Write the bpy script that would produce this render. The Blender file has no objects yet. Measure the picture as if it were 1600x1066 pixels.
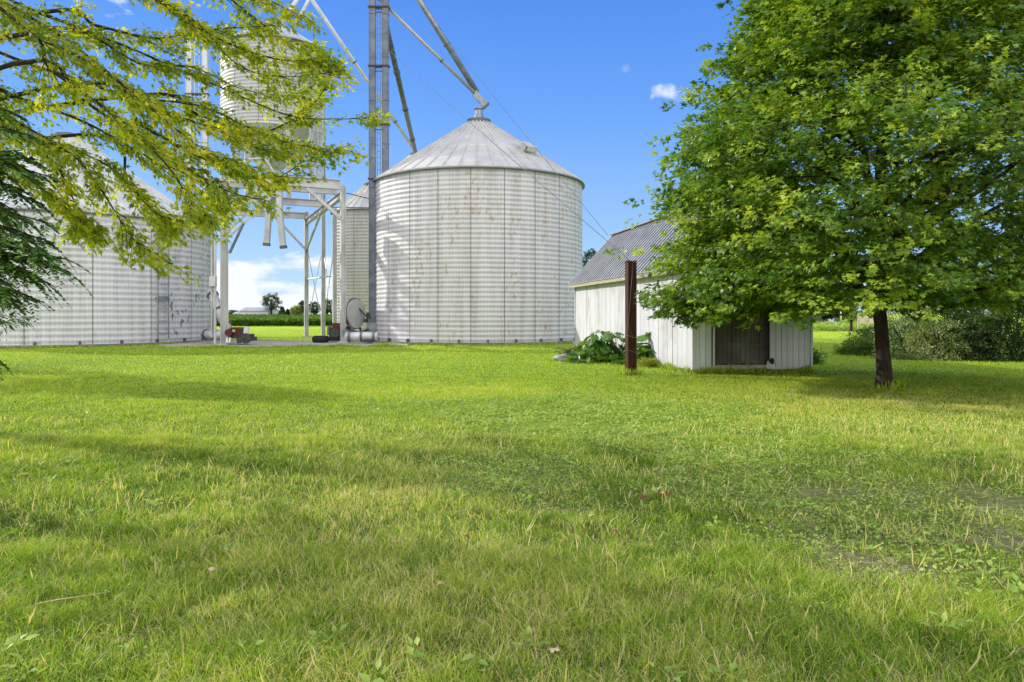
import bpy, math, random
import numpy as np
from mathutils import Vector, Matrix

random.seed(7)
rng = np.random.default_rng(7)
C = bpy.context.scene.collection
F, HZ, CH = 1156.0, 490.0, 1.6          # photo focal length (px at 1600 wide), horizon row, eye height


def at(px, Y, py=None, z=None):
    """world point that the photograph shows at column px, depth Y"""
    x = (px - 800.0) / F * Y
    if py is not None:
        z = CH + (HZ - py) / F * Y
    return Vector((x, Y, 0.0 if z is None else z))


# ------------------------------------------------------------------ materials
class NT:
    def __init__(s, name):
        s.m = bpy.data.materials.new(name)
        s.m.use_nodes = True
        s.t = s.m.node_tree
        s.t.nodes.clear()
        s.out = s.n('ShaderNodeOutputMaterial')

    def n(s, typ, **kw):
        o = s.t.nodes.new(typ)
        for k, v in kw.items():
            if k in o.inputs.keys() if isinstance(k, str) else False:
                o.inputs[k].default_value = v
            else:
                setattr(o, k, v)
        return o

    def l(s, a, b):
        s.t.links.new(a, b)

    def coord(s, kind='Object'):
        return s.n('ShaderNodeTexCoord').outputs[kind]

    def mapped(s, vec, scale=(1, 1, 1), loc=(0, 0, 0)):
        m = s.n('ShaderNodeMapping')
        m.inputs['Scale'].default_value = scale
        m.inputs['Location'].default_value = loc
        s.l(vec, m.inputs['Vector'])
        return m.outputs[0]

    def noise(s, vec, scale=5, detail=4, rough=.55, dist=0):
        n = s.n('ShaderNodeTexNoise')
        n.inputs['Scale'].default_value = scale
        n.inputs['Detail'].default_value = detail
        n.inputs['Roughness'].default_value = rough
        n.inputs['Distortion'].default_value = dist
        if vec is not None:
            s.l(vec, n.inputs['Vector'])
        return n.outputs['Fac']

    def ramp(s, fac, stops, interp='LINEAR'):
        r = s.n('ShaderNodeValToRGB')
        e = r.color_ramp.elements
        r.color_ramp.interpolation = interp
        while len(e) < len(stops):
            e.new(.5)
        for el, (p, c) in zip(e, stops):
            el.position = p
            el.color = (c[0], c[1], c[2], 1) if isinstance(c, (tuple, list)) else (c, c, c, 1)
        s.l(fac, r.inputs[0])
        return r.outputs[0]

    def mix(s, fac, a, b, blend='MIX'):
        m = s.n('ShaderNodeMix', data_type='RGBA', blend_type=blend)
        for v, i in ((fac, 0), (a, 6), (b, 7)):
            if isinstance(v, (int, float)):
                m.inputs[i].default_value = v if i == 0 else (v, v, v, 1)
            elif isinstance(v, tuple):
                m.inputs[i].default_value = (v[0], v[1], v[2], 1)
            else:
                s.l(v, m.inputs[i])
        return m.outputs[2]

    def math(s, op, a, b=0.0, clamp=False):
        m = s.n('ShaderNodeMath', operation=op)
        m.use_clamp = clamp
        for v, i in ((a, 0), (b, 1)):
            if isinstance(v, (int, float)):
                m.inputs[i].default_value = v
            else:
                s.l(v, m.inputs[i])
        return m.outputs[0]

    def sep(s, vec):
        n = s.n('ShaderNodeSeparateXYZ')
        s.l(vec, n.inputs[0])
        return n.outputs

    def attr(s, name='tint'):
        return s.n('ShaderNodeAttribute', attribute_name=name).outputs['Fac']

    def bump(s, h, strength=.3, dist=.02):
        b = s.n('ShaderNodeBump')
        b.inputs['Strength'].default_value = strength
        b.inputs['Distance'].default_value = dist
        s.l(h, b.inputs['Height'])
        return b.outputs[0]

    def done(s, col, rough=.7, metal=0.0, spec=.4, bump=None):
        p = s.n('ShaderNodeBsdfPrincipled')
        for v, k in ((col, 'Base Color'), (rough, 'Roughness'), (metal, 'Metallic'), (spec, 'Specular IOR Level')):
            if isinstance(v, (int, float)):
                p.inputs[k].default_value = v
            elif isinstance(v, tuple):
                p.inputs[k].default_value = (v[0], v[1], v[2], 1)
            else:
                s.l(v, p.inputs[k])
        if bump is not None:
            s.l(bump, p.inputs['Normal'])
        s.l(p.outputs[0], s.out.inputs[0])
        s.p = p
        return s.m


def mat_leaf(name, dark, mid, light, transl=.4, rough=.5, spec=.35, tgain=(1.5, 1.4, .5)):
    t = NT(name)
    col = t.ramp(t.attr(), [(0, dark), (.55, mid), (1, light)])
    m = t.done(col, rough, 0, spec)
    tr = t.n('ShaderNodeBsdfTranslucent')
    t.l(t.mix(1.0, col, tgain, 'MULTIPLY'), tr.inputs[0])
    mx = t.n('ShaderNodeMixShader')
    mx.inputs[0].default_value = transl
    t.l(t.p.outputs[0], mx.inputs[1])
    t.l(tr.outputs[0], mx.inputs[2])
    t.l(mx.outputs[0], t.out.inputs[0])
    return m


def mat_bin(name, base, pitch, sheets, rust=.5, dirt=.5, streak=.5, peel=0.0, seed=0):
    """painted corrugated steel; UV u = metres round the wall, v = metres up"""
    t = NT(name)
    uv = t.mapped(t.coord('UV'), loc=(seed * 7.3, 0, 0))
    raw = t.coord('UV')
    X = t.sep(raw)
    # vertical sheet seams: a dark line every sheet width
    fr = t.math('FRACT', t.math('DIVIDE', X[0], sheets))
    d = t.math('ABSOLUTE', t.math('SUBTRACT', fr, .5))
    seam = t.ramp(d, [(0.0, 1), (.008 / sheets * 1.6, .75), (.026 / sheets * 1.9, 0)])
    # horizontal lap joints
    row = t.math('FRACT', t.math('DIVIDE', X[1], pitch * 4))
    lap = t.ramp(row, [(0, .5), (.05, 0)])
    # valleys coloured darker; they also weight the dirt streaks
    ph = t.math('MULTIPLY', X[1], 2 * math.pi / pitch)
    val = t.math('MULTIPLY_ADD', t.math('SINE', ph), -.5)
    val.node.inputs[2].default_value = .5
    # faint vertical ribbing of bolt columns
    vb = t.math('FRACT', t.math('DIVIDE', X[0], .175))
    vrib = t.ramp(vb, [(0, .75), (.22, .1), (.8, .1), (1, .75)])
    big = t.noise(t.mapped(uv, (.35, .12, 1)), 1, 3)
    streaks = t.noise(t.mapped(uv, (2.6, .16, 1)), 1, 5, .6)
    fine = t.noise(t.mapped(uv, (14, 5, 1)), 1, 3)
    dirtm = t.math('MULTIPLY', t.ramp(streaks, [(.42, 0), (.75, 1)]), t.math('ADD', t.math('MULTIPLY', val, .7), .3))
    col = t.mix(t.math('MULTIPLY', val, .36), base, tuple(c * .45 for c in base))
    col = t.mix(t.math('MULTIPLY', vrib, .3 * dirt), col, (.16, .15, .12))
    col = t.mix(t.math('MULTIPLY', dirtm, dirt), col, (.20, .19, .175))
    yel = t.ramp(big, [(.35, 0), (.7, .55)])
    col = t.mix(t.math('MULTIPLY', yel, streak), col, (.46, .44, .38))
    # rust blotches in vertical runs
    r1 = t.noise(t.mapped(uv, (1.0, .35, 1), (3, 5, 0)), 1, 2)
    r2 = t.noise(t.mapped(uv, (6, 2.6, 1)), 1, 5, .7)
    rm = t.math('MULTIPLY', t.ramp(r1, [(.50, 0), (.60, 1)]), t.ramp(r2, [(.52, 0), (.62, 1)]))
    col = t.mix(t.math('MULTIPLY', rm, rust * .8), col, (.36, .21, .085))
    core = t.math('MULTIPLY', t.ramp(r1, [(.56, 0), (.64, 1)]), t.ramp(r2, [(.60, 0), (.68, 1)]))
    col = t.mix(t.math('MULTIPLY', core, rust * .8), col, (.20, .10, .04))
    if peel:
        p1 = t.noise(t.mapped(uv, (.42, .3, 1), (11, 2, 0)), 1, 1)
        p2 = t.noise(t.mapped(uv, (3.2, 2.2, 1)), 1, 4, .6)
        pm = t.math('MULTIPLY', t.ramp(p1, [(.56, 0), (.6, 1)]), t.ramp(p2, [(.56, 0), (.59, 1)]))
        col = t.mix(t.math('MULTIPLY', pm, peel), col, (.13, .135, .14))
    col = t.mix(t.math('MULTIPLY', seam, .8), col, (.07, .07, .065))
    col = t.mix(t.math('MULTIPLY', lap, .5), col, (.12, .12, .11))
    col = t.mix(t.math('MULTIPLY', fine, .25), col, (.3, .29, .26))
    return t.done(col, .5, .0, .35)


def mat_simple(name, c1, c2, scale=3, rough=.6, metal=0, spec=.35, bumps=0, stretch=(1, 1, 1), c3=None):
    t = NT(name)
    v = t.mapped(t.coord(), stretch)
    n1 = t.noise(v, scale, 6, .65)
    stops = [(.35, c1), (.68, c2)]
    if c3:
        stops.append((.78, c3))
    col = t.ramp(n1, stops)
    b = t.bump(t.noise(v, scale * 4, 4), bumps, .01) if bumps else None
    return t.done(col, rough, metal, spec, b)


M = {}
M['bin_big'] = mat_bin('bin paint large', (.70, .685, .755), .245, 1.70, 1.0, .8, .38, 0, 1)
M['bin_left'] = mat_bin('bin paint white', (.78, .775, .85), .29, 2.75, .25, .85, .15, .9, 3)
M['bin_small'] = mat_bin('bin paint small', (.58, .57, .61), .25, 1.55, .8, .8, .4, 0, 5)
M['bin_back'] = mat_bin('bin paint back', (.60, .59, .55), .25, 1.6, .4, .6, .4, 0, 6)
M['bin_hopper'] = mat_bin('hopper galvanised', (.50, .51, .52), .22, 1.6, .1, .3, .1, 0, 8)
M['roof_bin'] = mat_simple('bin roof steel', (.44, .435, .41), (.58, .57, .545), 1.3, .5, .1, .4, 0, (1, 1, .4), (.36, .31, .24))
M['roof_bin_white'] = mat_simple('bin roof white', (.52, .52, .51), (.66, .66, .65), 1.3, .5, .1, .4)
M['white_steel'] = mat_simple('white painted steel', (.40, .395, .40), (.60, .595, .61), 1.6, .55, 0, .4, 0, (1, 1, .5), (.25, .18, .1))
M['galv'] = mat_simple('galvanised steel', (.17, .19, .23), (.31, .335, .38), 2.2, .38, .55, .5)
M['galv_dark'] = mat_simple('weathered galvanised steel', (.08, .088, .10), (.16, .17, .19), 2.2, .45, .45, .5)
M['galv_pale'] = mat_simple('pale galvanised steel', (.45, .46, .48), (.62, .63, .65), 2.2, .45, .2, .5)
M['dark_metal'] = mat_simple('dark metal', (.03, .03, .032), (.07, .07, .072), 5, .5, .3)
M['rubber'] = mat_simple('rubber', (.008, .008, .009), (.02, .02, .02), 6, .8)
M['red_paint'] = mat_simple('faded red paint', (.055, .008, .008), (.13, .016, .014), 4, .5)
M['concrete'] = mat_simple('concrete', (.27, .26, .235), (.42, .40, .37), 1.2, .9, 0, .2, .4, (1, 1, 1), (.16, .15, .13))
M['foundation'] = mat_simple('foundation concrete', (.12, .115, .11), (.22, .21, .20), 2.0, .9, 0, .2, .4)
M['rust'] = mat_simple('rusty steel', (.05, .022, .015), (.115, .045, .028), 5, .85, 0, .2, .6, (1, 1, .35), (.24, .13, .10))
M['fascia'] = mat_simple('weathered fascia board', (.30, .26, .17), (.50, .46, .36), 4, .8, 0, .2, .3, (1, 1, 3))
M['bark'] = mat_simple('bark', (.045, .034, .026), (.13, .10, .075), 9, .95, 0, .15, 1.0, (1, 1, .22))
M['bark_dark'] = mat_simple('dark bark', (.022, .017, .013), (.065, .05, .038), 9, .95, 0, .15, .6, (1, 1, .3))


def mat_boards(name, c1, c2, stain, amount, z0=0.0):
    t = NT(name)
    v = t.coord()
    ti = t.attr()
    grain = t.noise(t.mapped(v, (9, 9, .5)), 1, 5, .6)
    blot = t.noise(t.mapped(v, (1.2, 1.2, .5)), 1, 5, .7)
    col = t.mix(grain, c1, c2)
    col = t.mix(t.math('MULTIPLY', ti, .28), col, tuple(c * .55 for c in c1))
    Z = t.sep(v)[2]
    low = t.ramp(Z, [(.0, 1), (.18, .35), (.5, .0)])
    m = t.math('MULTIPLY', t.ramp(blot, [(.5, 0), (.75, 1)]), amount)
    col = t.mix(m, col, stain)
    col = t.mix(t.math('MULTIPLY', low, .5), col, (.2, .18, .13))
    return t.done(col, .75, 0, .2, t.bump(grain, .35, .006))


M['board_side'] = mat_boards('cream painted boards', (.54, .53, .57), (.68, .67, .72), (.32, .29, .26), 1.0)
M['board_front'] = mat_boards('white painted boards', (.62, .635, .66), (.76, .77, .80), (.36, .36, .32), .8)
M['door_wood'] = mat_boards('weathered bare planks', (.055, .046, .038), (.135, .118, .10), (.24, .225, .20), .6)

t = NT('dark ribbed shed roof')
v = t.coord()
n = t.noise(t.mapped(v, (2, .6, 2)), 1, 5)
M['shed_roof'] = t.done(t.ramp(n, [(.3, (.22, .225, .25)), (.7, (.36, .365, .40))]), .42, .1, .5)

M['galv_elev'] = mat_simple('elevator steel', (.085, .10, .135), (.165, .19, .24), 2.2, .42, .3, .5)
M['spout_grey'] = mat_simple('spout steel', (.30, .315, .34), (.42, .435, .46), 2.2, .45, .3, .5)
LEAF = {
    'maple': mat_leaf('norway maple leaves', (.04, .095, .012), (.14, .27, .026), (.48, .58, .07), .42, .40, .5),
    'overhang': mat_leaf('yellow green leaves', (.12, .20, .018), (.36, .43, .035), (.74, .66, .06), .62, .5, .3, (1.45, 1.4, .4)),
    'cedar': mat_leaf('cedar sprays', (.025, .07, .012), (.075, .17, .024), (.20, .34, .05), .25, .6, .25),
    'burdock': mat_leaf('burdock leaves', (.04, .11, .02), (.10, .22, .035), (.21, .36, .06), .32, .38, .6),
    'yellow_plant': mat_leaf('yellow weeds', (.16, .20, .03), (.3, .36, .05), (.45, .48, .1), .35),
    'shrub_pale': mat_leaf('grey green shrub leaves', (.04, .075, .02), (.19, .27, .08), (.60, .64, .34), .3, .4, .5),
    'shrub_dark': mat_leaf('dark shrub leaves', (.012, .028, .008), (.035, .075, .018), (.09, .16, .035), .3, .5, .3),
    'shrub_mid': mat_leaf('mid green shrub leaves', (.015, .035, .01), (.06, .11, .03), (.30, .38, .16), .3, .45, .4),
    'bough': mat_leaf('bright conifer boughs', (.03, .07, .012), (.08, .16, .025), (.17, .27, .04), .35),
    'far': mat_leaf('far foliage', (.03, .05, .02), (.06, .10, .035), (.13, .18, .06), .25, .7, .1),
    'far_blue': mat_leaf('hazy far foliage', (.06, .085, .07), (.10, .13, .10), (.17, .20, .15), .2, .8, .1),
    'far_yellow': mat_leaf('yellow green far foliage', (.12, .17, .03), (.24, .32, .05), (.38, .46, .09), .35, .7, .1),
    'crop': mat_leaf('crop leaves', (.018, .05, .010), (.07, .15, .02), (.17, .27, .04), .3, .6, .2),
    'weed': mat_leaf('mat weeds', (.10, .20, .035), (.25, .40, .065), (.46, .56, .14), .35, .5, .3),
    'grass': None,
}

# grass blades: tint = hue position, shade attribute = lightness
t = NT('grass blades')
col = t.ramp(t.attr(), [(0, (.06, .13, .012)), (.12, (.14, .27, .018)), (.35, (.30, .46, .035)), (.6, (.52, .60, .060)), (.78, (.66, .61, .20)), (1, (.80, .67, .42))])
t.done(col, .5, 0, .25)
tr = t.n('ShaderNodeBsdfTranslucent')
t.l(t.mix(1.0, col, (1.25, 1.25, .5), 'MULTIPLY'), tr.inputs[0])
mx = t.n('ShaderNodeMixShader')
mx.inputs[0].default_value = .42
t.l(t.p.outputs[0], mx.inputs[1])
t.l(tr.outputs[0], mx.inputs[2])
t.l(mx.outputs[0], t.out.inputs[0])
M['grass'] = t.m

# ground sheet
t = NT('ground soil and turf')
g = t.coord()
P = t.sep(g)
near = t.ramp(t.math('DIVIDE', P[1], 60), [(.06, 0), (.22, 1)])
n1 = t.noise(g, .35, 5, .6)
n2 = t.noise(g, 14, 6, .7)
n3 = t.noise(g, 2.2, 5, .6)
soil = t.ramp(n2, [(.3, (.06, .06, .03)), (.50, (.15, .13, .07)), (.68, (.42, .34, .24))])
turf = t.ramp(n3, [(.3, (.15, .25, .018)), (.6, (.25, .35, .026)), (.8, (.34, .40, .06))])
turf = t.mix(t.math('MULTIPLY', n2, .6), turf, (.12, .22, .016))
col = t.mix(near, soil, turf)
far = t.ramp(t.math('DIVIDE', P[1], 400), [(.10, 0), (.13, 1)])
farc = t.ramp(n1, [(.35, (.30, .44, .025)), (.7, (.42, .53, .04))])
col = t.mix(far, col, farc)
M['ground'] = t.done(col, .95, 0, .1, t.bump(n2, .6, .03))


# ------------------------------------------------------------------ mesh helpers
ORI = {}


def link(name, V, faces, mat, parent=None, smooth=False, tint=None, uv=None, mats=None):
    V = np.asarray(V, dtype=np.float64).reshape(-1, 3)
    o0 = ORI.get(parent.name, np.zeros(3)) if parent is not None else np.zeros(3)
    me = bpy.data.meshes.new(name)
    if isinstance(faces, np.ndarray):                      # uniform face size: fast path
        nf, k = faces.shape
        me.vertices.add(len(V))
        me.vertices.foreach_set('co', (V - o0).astype(np.float32).ravel())
        me.loops.add(nf * k)
        me.loops.foreach_set('vertex_index', faces.astype(np.int32).ravel())
        me.polygons.add(nf)
        me.polygons.foreach_set('loop_start', np.arange(0, nf * k, k, dtype=np.int32))
        me.polygons.foreach_set('loop_total', np.full(nf, k, dtype=np.int32))
        me.update(calc_edges=True)
        me.validate(verbose=False)
    else:
        me.from_pydata([tuple(v) for v in (V - o0)], [], faces)
        me.update()
    if tint is not None:
        a = me.attributes.new('tint', 'FLOAT', 'POINT')
        a.data.foreach_set('value', np.asarray(tint, dtype=np.float32))
    if uv is not None:
        ul = me.uv_layers.new(name='UVMap')
        idx = np.zeros(len(me.loops), dtype=np.int32)
        me.loops.foreach_get('vertex_index', idx)
        ul.data.foreach_set('uv', np.asarray(uv, dtype=np.float32)[idx].ravel())
    if smooth:
        me.polygons.foreach_set('use_smooth', np.ones(len(me.polygons), dtype=bool))
    me.materials.append(mat)
    o = bpy.data.objects.new(name, me)
    C.objects.link(o)
    if parent is not None:
        o.parent = parent
        ORI[o.name] = o0
    return o


def tag(o, label=None, cat=None, group=None, kind=None):
    for k, v in (('label', label), ('category', cat), ('group', group), ('kind', kind)):
        if v:
            o[k] = v
    return o


def thing(name, loc, label, cat, group=None):
    o = bpy.data.objects.new(name, None)
    o.empty_display_size = .3
    C.objects.link(o)
    o.location = loc
    ORI[o.name] = np.array(tuple(loc), dtype=float)
    return tag(o, label, cat, group)


class MB:
    def __init__(s):
        s.v, s.f, s.t, s.u = [], [], [], []

    def add(s, vs, fs, tint=0.0, uv=None):
        b = len(s.v)
        s.v += [tuple(v) for v in vs]
        s.f += [tuple(b + i for i in f) for f in fs]
        s.t += [tint] * len(vs)
        s.u += (uv if uv else [(0, 0)] * len(vs))
        return s

    def box(s, c, size, M3=None, tint=0.0):
        c = Vector(c)
        hx, hy, hz = size[0] / 2, size[1] / 2, size[2] / 2
        vs = [Vector((x, y, z)) for z in (-hz, hz) for x, y in ((-hx, -hy), (hx, -hy), (hx, hy), (-hx, hy))]
        if M3 is not None:
            vs = [M3 @ v for v in vs]
        s.add([c + v for v in vs], [(3, 2, 1, 0), (4, 5, 6, 7), (0, 1, 5, 4), (1, 2, 6, 5), (2, 3, 7, 6), (3, 0, 4, 7)], tint)
        return s

    def beam(s, p0, p1, w, h, up=(0, 0, 1), tint=0.0, sec='box'):
        p0, p1 = Vector(p0), Vector(p1)
        d = (p1 - p0)
        L = d.length
        d.normalize()
        up = Vector(up)
        if abs(d.dot(up)) > .98:
            up = Vector((0, 1, 0))
        x = d.cross(up).normalized()
        z = x.cross(d).normalized()
        R = Matrix((x, d, z)).transposed()
        mid = (p0 + p1) / 2
        if sec == 'I':
            tf = h * .09
            s.box(mid, (w * .12, L, h - 2 * tf), R, tint)
            s.box(mid + z * (h / 2 - tf / 2), (w, L, tf), R, tint)
            s.box(mid - z * (h / 2 - tf / 2), (w, L, tf), R, tint)
        else:
            s.box(mid, (w, L, h), R, tint)
        return s

    def tube(s, pts, rad, seg=8, caps=True, tint=0.0):
        pts = [Vector(p) for p in pts]
        n = len(pts)
        if not isinstance(rad, (list, tuple)):
            rad = [rad] * n
        ref = Vector((0, 0, 1))
        vs, fs = [], []
        for i, p in enumerate(pts):
            d = (pts[min(i + 1, n - 1)] - pts[max(i - 1, 0)]).normalized()
            r0 = ref if abs(d.dot(ref)) < .95 else Vector((1, 0, 0))
            x = d.cross(r0).normalized()
            y = x.cross(d).normalized()
            for k in range(seg):
                a = 2 * math.pi * k / seg
                vs.append(p + (x * math.cos(a) + y * math.sin(a)) * rad[i])
        for i in range(n - 1):
            for k in range(seg):
                k2 = (k + 1) % seg
                fs.append((i * seg + k, i * seg + k2, (i + 1) * seg + k2, (i + 1) * seg + k))
        if caps:
            fs.append(tuple(range(seg))[::-1])
            fs.append(tuple((n - 1) * seg + k for k in range(seg)))
        s.add(vs, fs, tint)
        return s

    def lathe(s, prof, c, seg=48, uvr=None, a0=0.0, cap=False):
        """prof: (r, z) list, revolved round the vertical through c"""
        cx, cy, cz = c
        vs, uv, fs = [], [], []
        for (r, z) in prof:
            for k in range(seg + 1):
                a = a0 + 2 * math.pi * k / seg
                vs.append((cx + r * math.cos(a), cy + r * math.sin(a), cz + z))
                uv.append((2 * math.pi * k / seg * (uvr or r), z))
        w = seg + 1
        for i in range(len(prof) - 1):
            for k in range(seg):
                fs.append((i * w + k, i * w + k + 1, (i + 1) * w + k + 1, (i + 1) * w + k))
        if cap:
            fs.append(tuple((len(prof) - 1) * w + k for k in range(seg)))
        s.add(vs, fs, 0.0, uv)
        return s

    def build(s, name, mat, parent=None, smooth=False, uv=False, tints=False):
        o = link(name, s.v, s.f, mat, parent, smooth, s.t if tints else None, s.u if uv else None)
        return o


def one(name, mb, mat, label, cat, group=None, **k):
    return tag(mb.build(name, mat, None, **k), label, cat, group)


# ------------------------------------------------------------------ foliage helpers
def tmpl_maple():
    ang = [(-90, .0), (-60, .30), (-25, .52), (-8, .30), (20, .62), (48, .30), (90, .75), (132, .30), (160, .62), (188, .30), (205, .52), (240, .30)]
    V = [(0, .12, .03)]
    for a, r in ang:
        r = max(r, .10)
        V.append((r * math.cos(math.radians(a)), .12 + r * math.sin(math.radians(a)), -.10 * r))
    V = np.array(V)
    V[:, 1] += .2
    n = len(ang)
    Fc = np.array([(0, i + 1, (i + 1) % n + 1) for i in range(n)])
    return V, Fc


def tmpl_leaf(w=.35, fold=.08):
    V = np.array([(0, 0, 0), (w / 2, .38, fold), (0, 1, -.08), (-w / 2, .38, fold), (0, .42, 0)])
    Fc = np.array([(0, 1, 4), (1, 2, 4), (2, 3, 4), (3, 0, 4)])
    return V, Fc


def tmpl_quad(w=.6):
    V = np.array([(0, 0, 0), (w / 2, .45, .07), (0, 1, 0), (-w / 2, .5, .0)])
    return V, np.array([(0, 1, 2), (0, 2, 3)])


def unit(a):
    return a / np.maximum(np.linalg.norm(a, axis=1, keepdims=True), 1e-9)


def scatter(P, D, N, S, tm):
    """place template tm at points P, long axis D, normal about N, size S"""
    V, Fc = tm
    D = unit(D)
    X = unit(np.cross(D, N))
    Z = np.cross(X, D)
    W = P[:, None, :] + S[:, None, None] * (V[None, :, 0, None] * X[:, None, :] + V[None, :, 1, None] * D[:, None, :] + V[None, :, 2, None] * Z[:, None, :])
    n, k = len(P), len(V)
    FF = (Fc[None] + (np.arange(n) * k)[:, None, None]).reshape(-1, Fc.shape[1])
    return W.reshape(-1, 3), FF, k


def leaf_obj(name, P, D, N, S, T, tm, mat, parent=None):
    W, FF, k = scatter(P, D, N, S, tm)
    return link(name, W, FF, mat, parent, False, np.repeat(np.clip(T, 0, 1), k))


def vnoise(x, y, s=1.0, seed=0):
    """smooth value noise 0..1, two octaves"""
    out = 0
    for o, a in ((1, .65), (2.3, .35)):
        X, Y = x * s * o + seed * 13.7, y * s * o + seed * 7.1
        i, j = np.floor(X).astype(np.int64), np.floor(Y).astype(np.int64)
        fx, fy = X - i, Y - j
        fx, fy = fx * fx * (3 - 2 * fx), fy * fy * (3 - 2 * fy)
        h = lambda p, q: ((np.sin(p * 127.1 + q * 311.7 + seed * 17.0) * 43758.5453) % 1.0)
        out = out + a * ((h(i, j) * (1 - fx) + h(i + 1, j) * fx) * (1 - fy) + (h(i, j + 1) * (1 - fx) + h(i + 1, j + 1) * fx) * fy)
    return out


def sprays(centres, outward, per, rad, flat, size, droop, tbase, jitter=.15):
    """leaves in flattened sprays: returns P, D, N, S, T arrays"""
    n = len(centres) * per
    cen = np.repeat(centres, per, 0)
    out = np.repeat(unit(outward), per, 0)
    off = rng.normal(0, 1, (n, 3))
    off /= np.linalg.norm(off, axis=1, keepdims=True)
    off *= (rng.random((n, 1)) ** .5) * np.repeat(rad, per)[:, None]
    off[:, 2] *= flat
    off[:, 2] -= .25 * (off[:, 0] * out[:, 0] + off[:, 1] * out[:, 1]) * droop
    P = cen + off
    D = out * .8 + unit(off) * .5 + rng.normal(0, .35, (n, 3))
    D[:, 2] -= droop * .55
    N = np.tile(np.array([0, 0, 1.0]), (n, 1)) + out * .55 + rng.normal(0, .33, (n, 3))
    S = size * rng.uniform(.65, 1.2, n)
    T = np.repeat(tbase, per) + rng.normal(0, jitter, n)
    return P, D, N, S, T


def limb(mb, p0, p1, r0, r1, sag=0.0, n=6, seg=6, wob=.05):
    p0, p1 = Vector(p0), Vector(p1)
    L = (p1 - p0).length
    pts, rr = [], []
    for i in range(n + 1):
        q = i / n
        p = p0.lerp(p1, q)
        p.z += math.sin(q * math.pi) * sag
        if 0 < i < n:
            p += Vector([random.gauss(0, wob * L * .25) for _ in range(3)])
        pts.append(p)
        rr.append(r0 + (r1 - r0) * q)
    mb.tube(pts, rr, seg)
    return pts


# ------------------------------------------------------------------ setting: ground
GS = 2500.0
gr = link('ground', [(-GS, -60, 0), (GS, -60, 0), (GS, GS * 1.6, 0), (-GS, GS * 1.6, 0)], [(0, 1, 2, 3)], M['ground'])
tag(gr, kind='structure')

# concrete drive between the bins (rotated like the gantry)
th = math.radians(25)
ux, uy = Vector((math.cos(th), math.sin(th), 0)), Vector((-math.sin(th), math.cos(th), 0))
mb = MB()
slab = [(-17.2, 33.6), (-5.0, 35.9), (-6.2, 41.2), (-17.6, 42.2)]
mb.add([(x, y, .06) for x, y in slab] + [(x, y, -.05) for x, y in slab], [(0, 1, 2, 3), (0, 4, 5, 1), (1, 5, 6, 2), (2, 6, 7, 3), (3, 7, 4, 0)])
tag(mb.build('concrete_drive', M['concrete']), kind='structure')
mb = MB()
pth = [(30.5, 62.0), (70, 59.5), (72, 65.5), (28, 67.5)]
mb.add([(x, y, .012) for x, y in pth], [(0, 1, 2, 3)])
tag(mb.build('gravel_path', mat_simple('sandy gravel', (.40, .34, .22), (.55, .48, .34), 3, .95)), kind='structure')

# ------------------------------------------------------------------ setting: lawn grass
def grass_zone(n, y0, y1, h, w, xm=1.18, soft=1.0):
    y = np.sqrt(rng.uniform(y0 * y0, y1 * y1, n))
    x = rng.uniform(-1, 1, n) * y * .70 * xm
    return x, y, h, w


def in_poly_drive(x, y):
    return (x > -17.4) & (x < -5.0) & (y > 33.2 + (x + 17) * .18) & (y < 42)


def weed_mask(x, y):
    """where low mat weeds take over from grass (right middle of the lawn)"""
    m = vnoise(x, y, .75, 3)
    zone = np.exp(-(((x - 2.9 - (7 - y) * .12) / 2.1) ** 2) - (((y - 6.6) / 2.4) ** 2))
    zone += .8 * np.exp(-((x - 1.0) / 3.2) ** 2 - ((y - 12.2) / 2.2) ** 2)
    zone += .7 * np.exp(-((x + .1) / .8) ** 2 - ((y - 7.4) / .8) ** 2)
    m2 = vnoise(x, y, 3.4, 77)
    return np.clip((m * .8 + m2 * .55 + zone * 1.0 - .96) * 3.2, 0, 1)


def dry_mask(x, y):
    m = vnoise(x, y, .55, 9)
    z = .55 * np.exp(-((x + 1.0) / 1.3) ** 2 - ((y - 6.0) / 2.6) ** 2)
    z += .75 * np.exp(-((y - 13.0) / 2.6) ** 2) * (1 / (1 + np.exp(-(x - .5) / 1.5)))
    z += .5 * np.exp(-((x - 6.5) / 2.5) ** 2 - ((y - 9.5) / 2.2) ** 2)
    z += .35 * np.exp(-((x - .6) / 1.2) ** 2 - ((y - 3.9) / .9) ** 2)
    return np.clip(m * .55 + z - .12, 0, 1)


def bare_mask(x, y):
    m = vnoise(x, y, 1.5, 21)
    return np.clip((m - .62) * 6, 0, 1) * np.clip(weed_mask(x, y) + .15, 0, 1)


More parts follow.
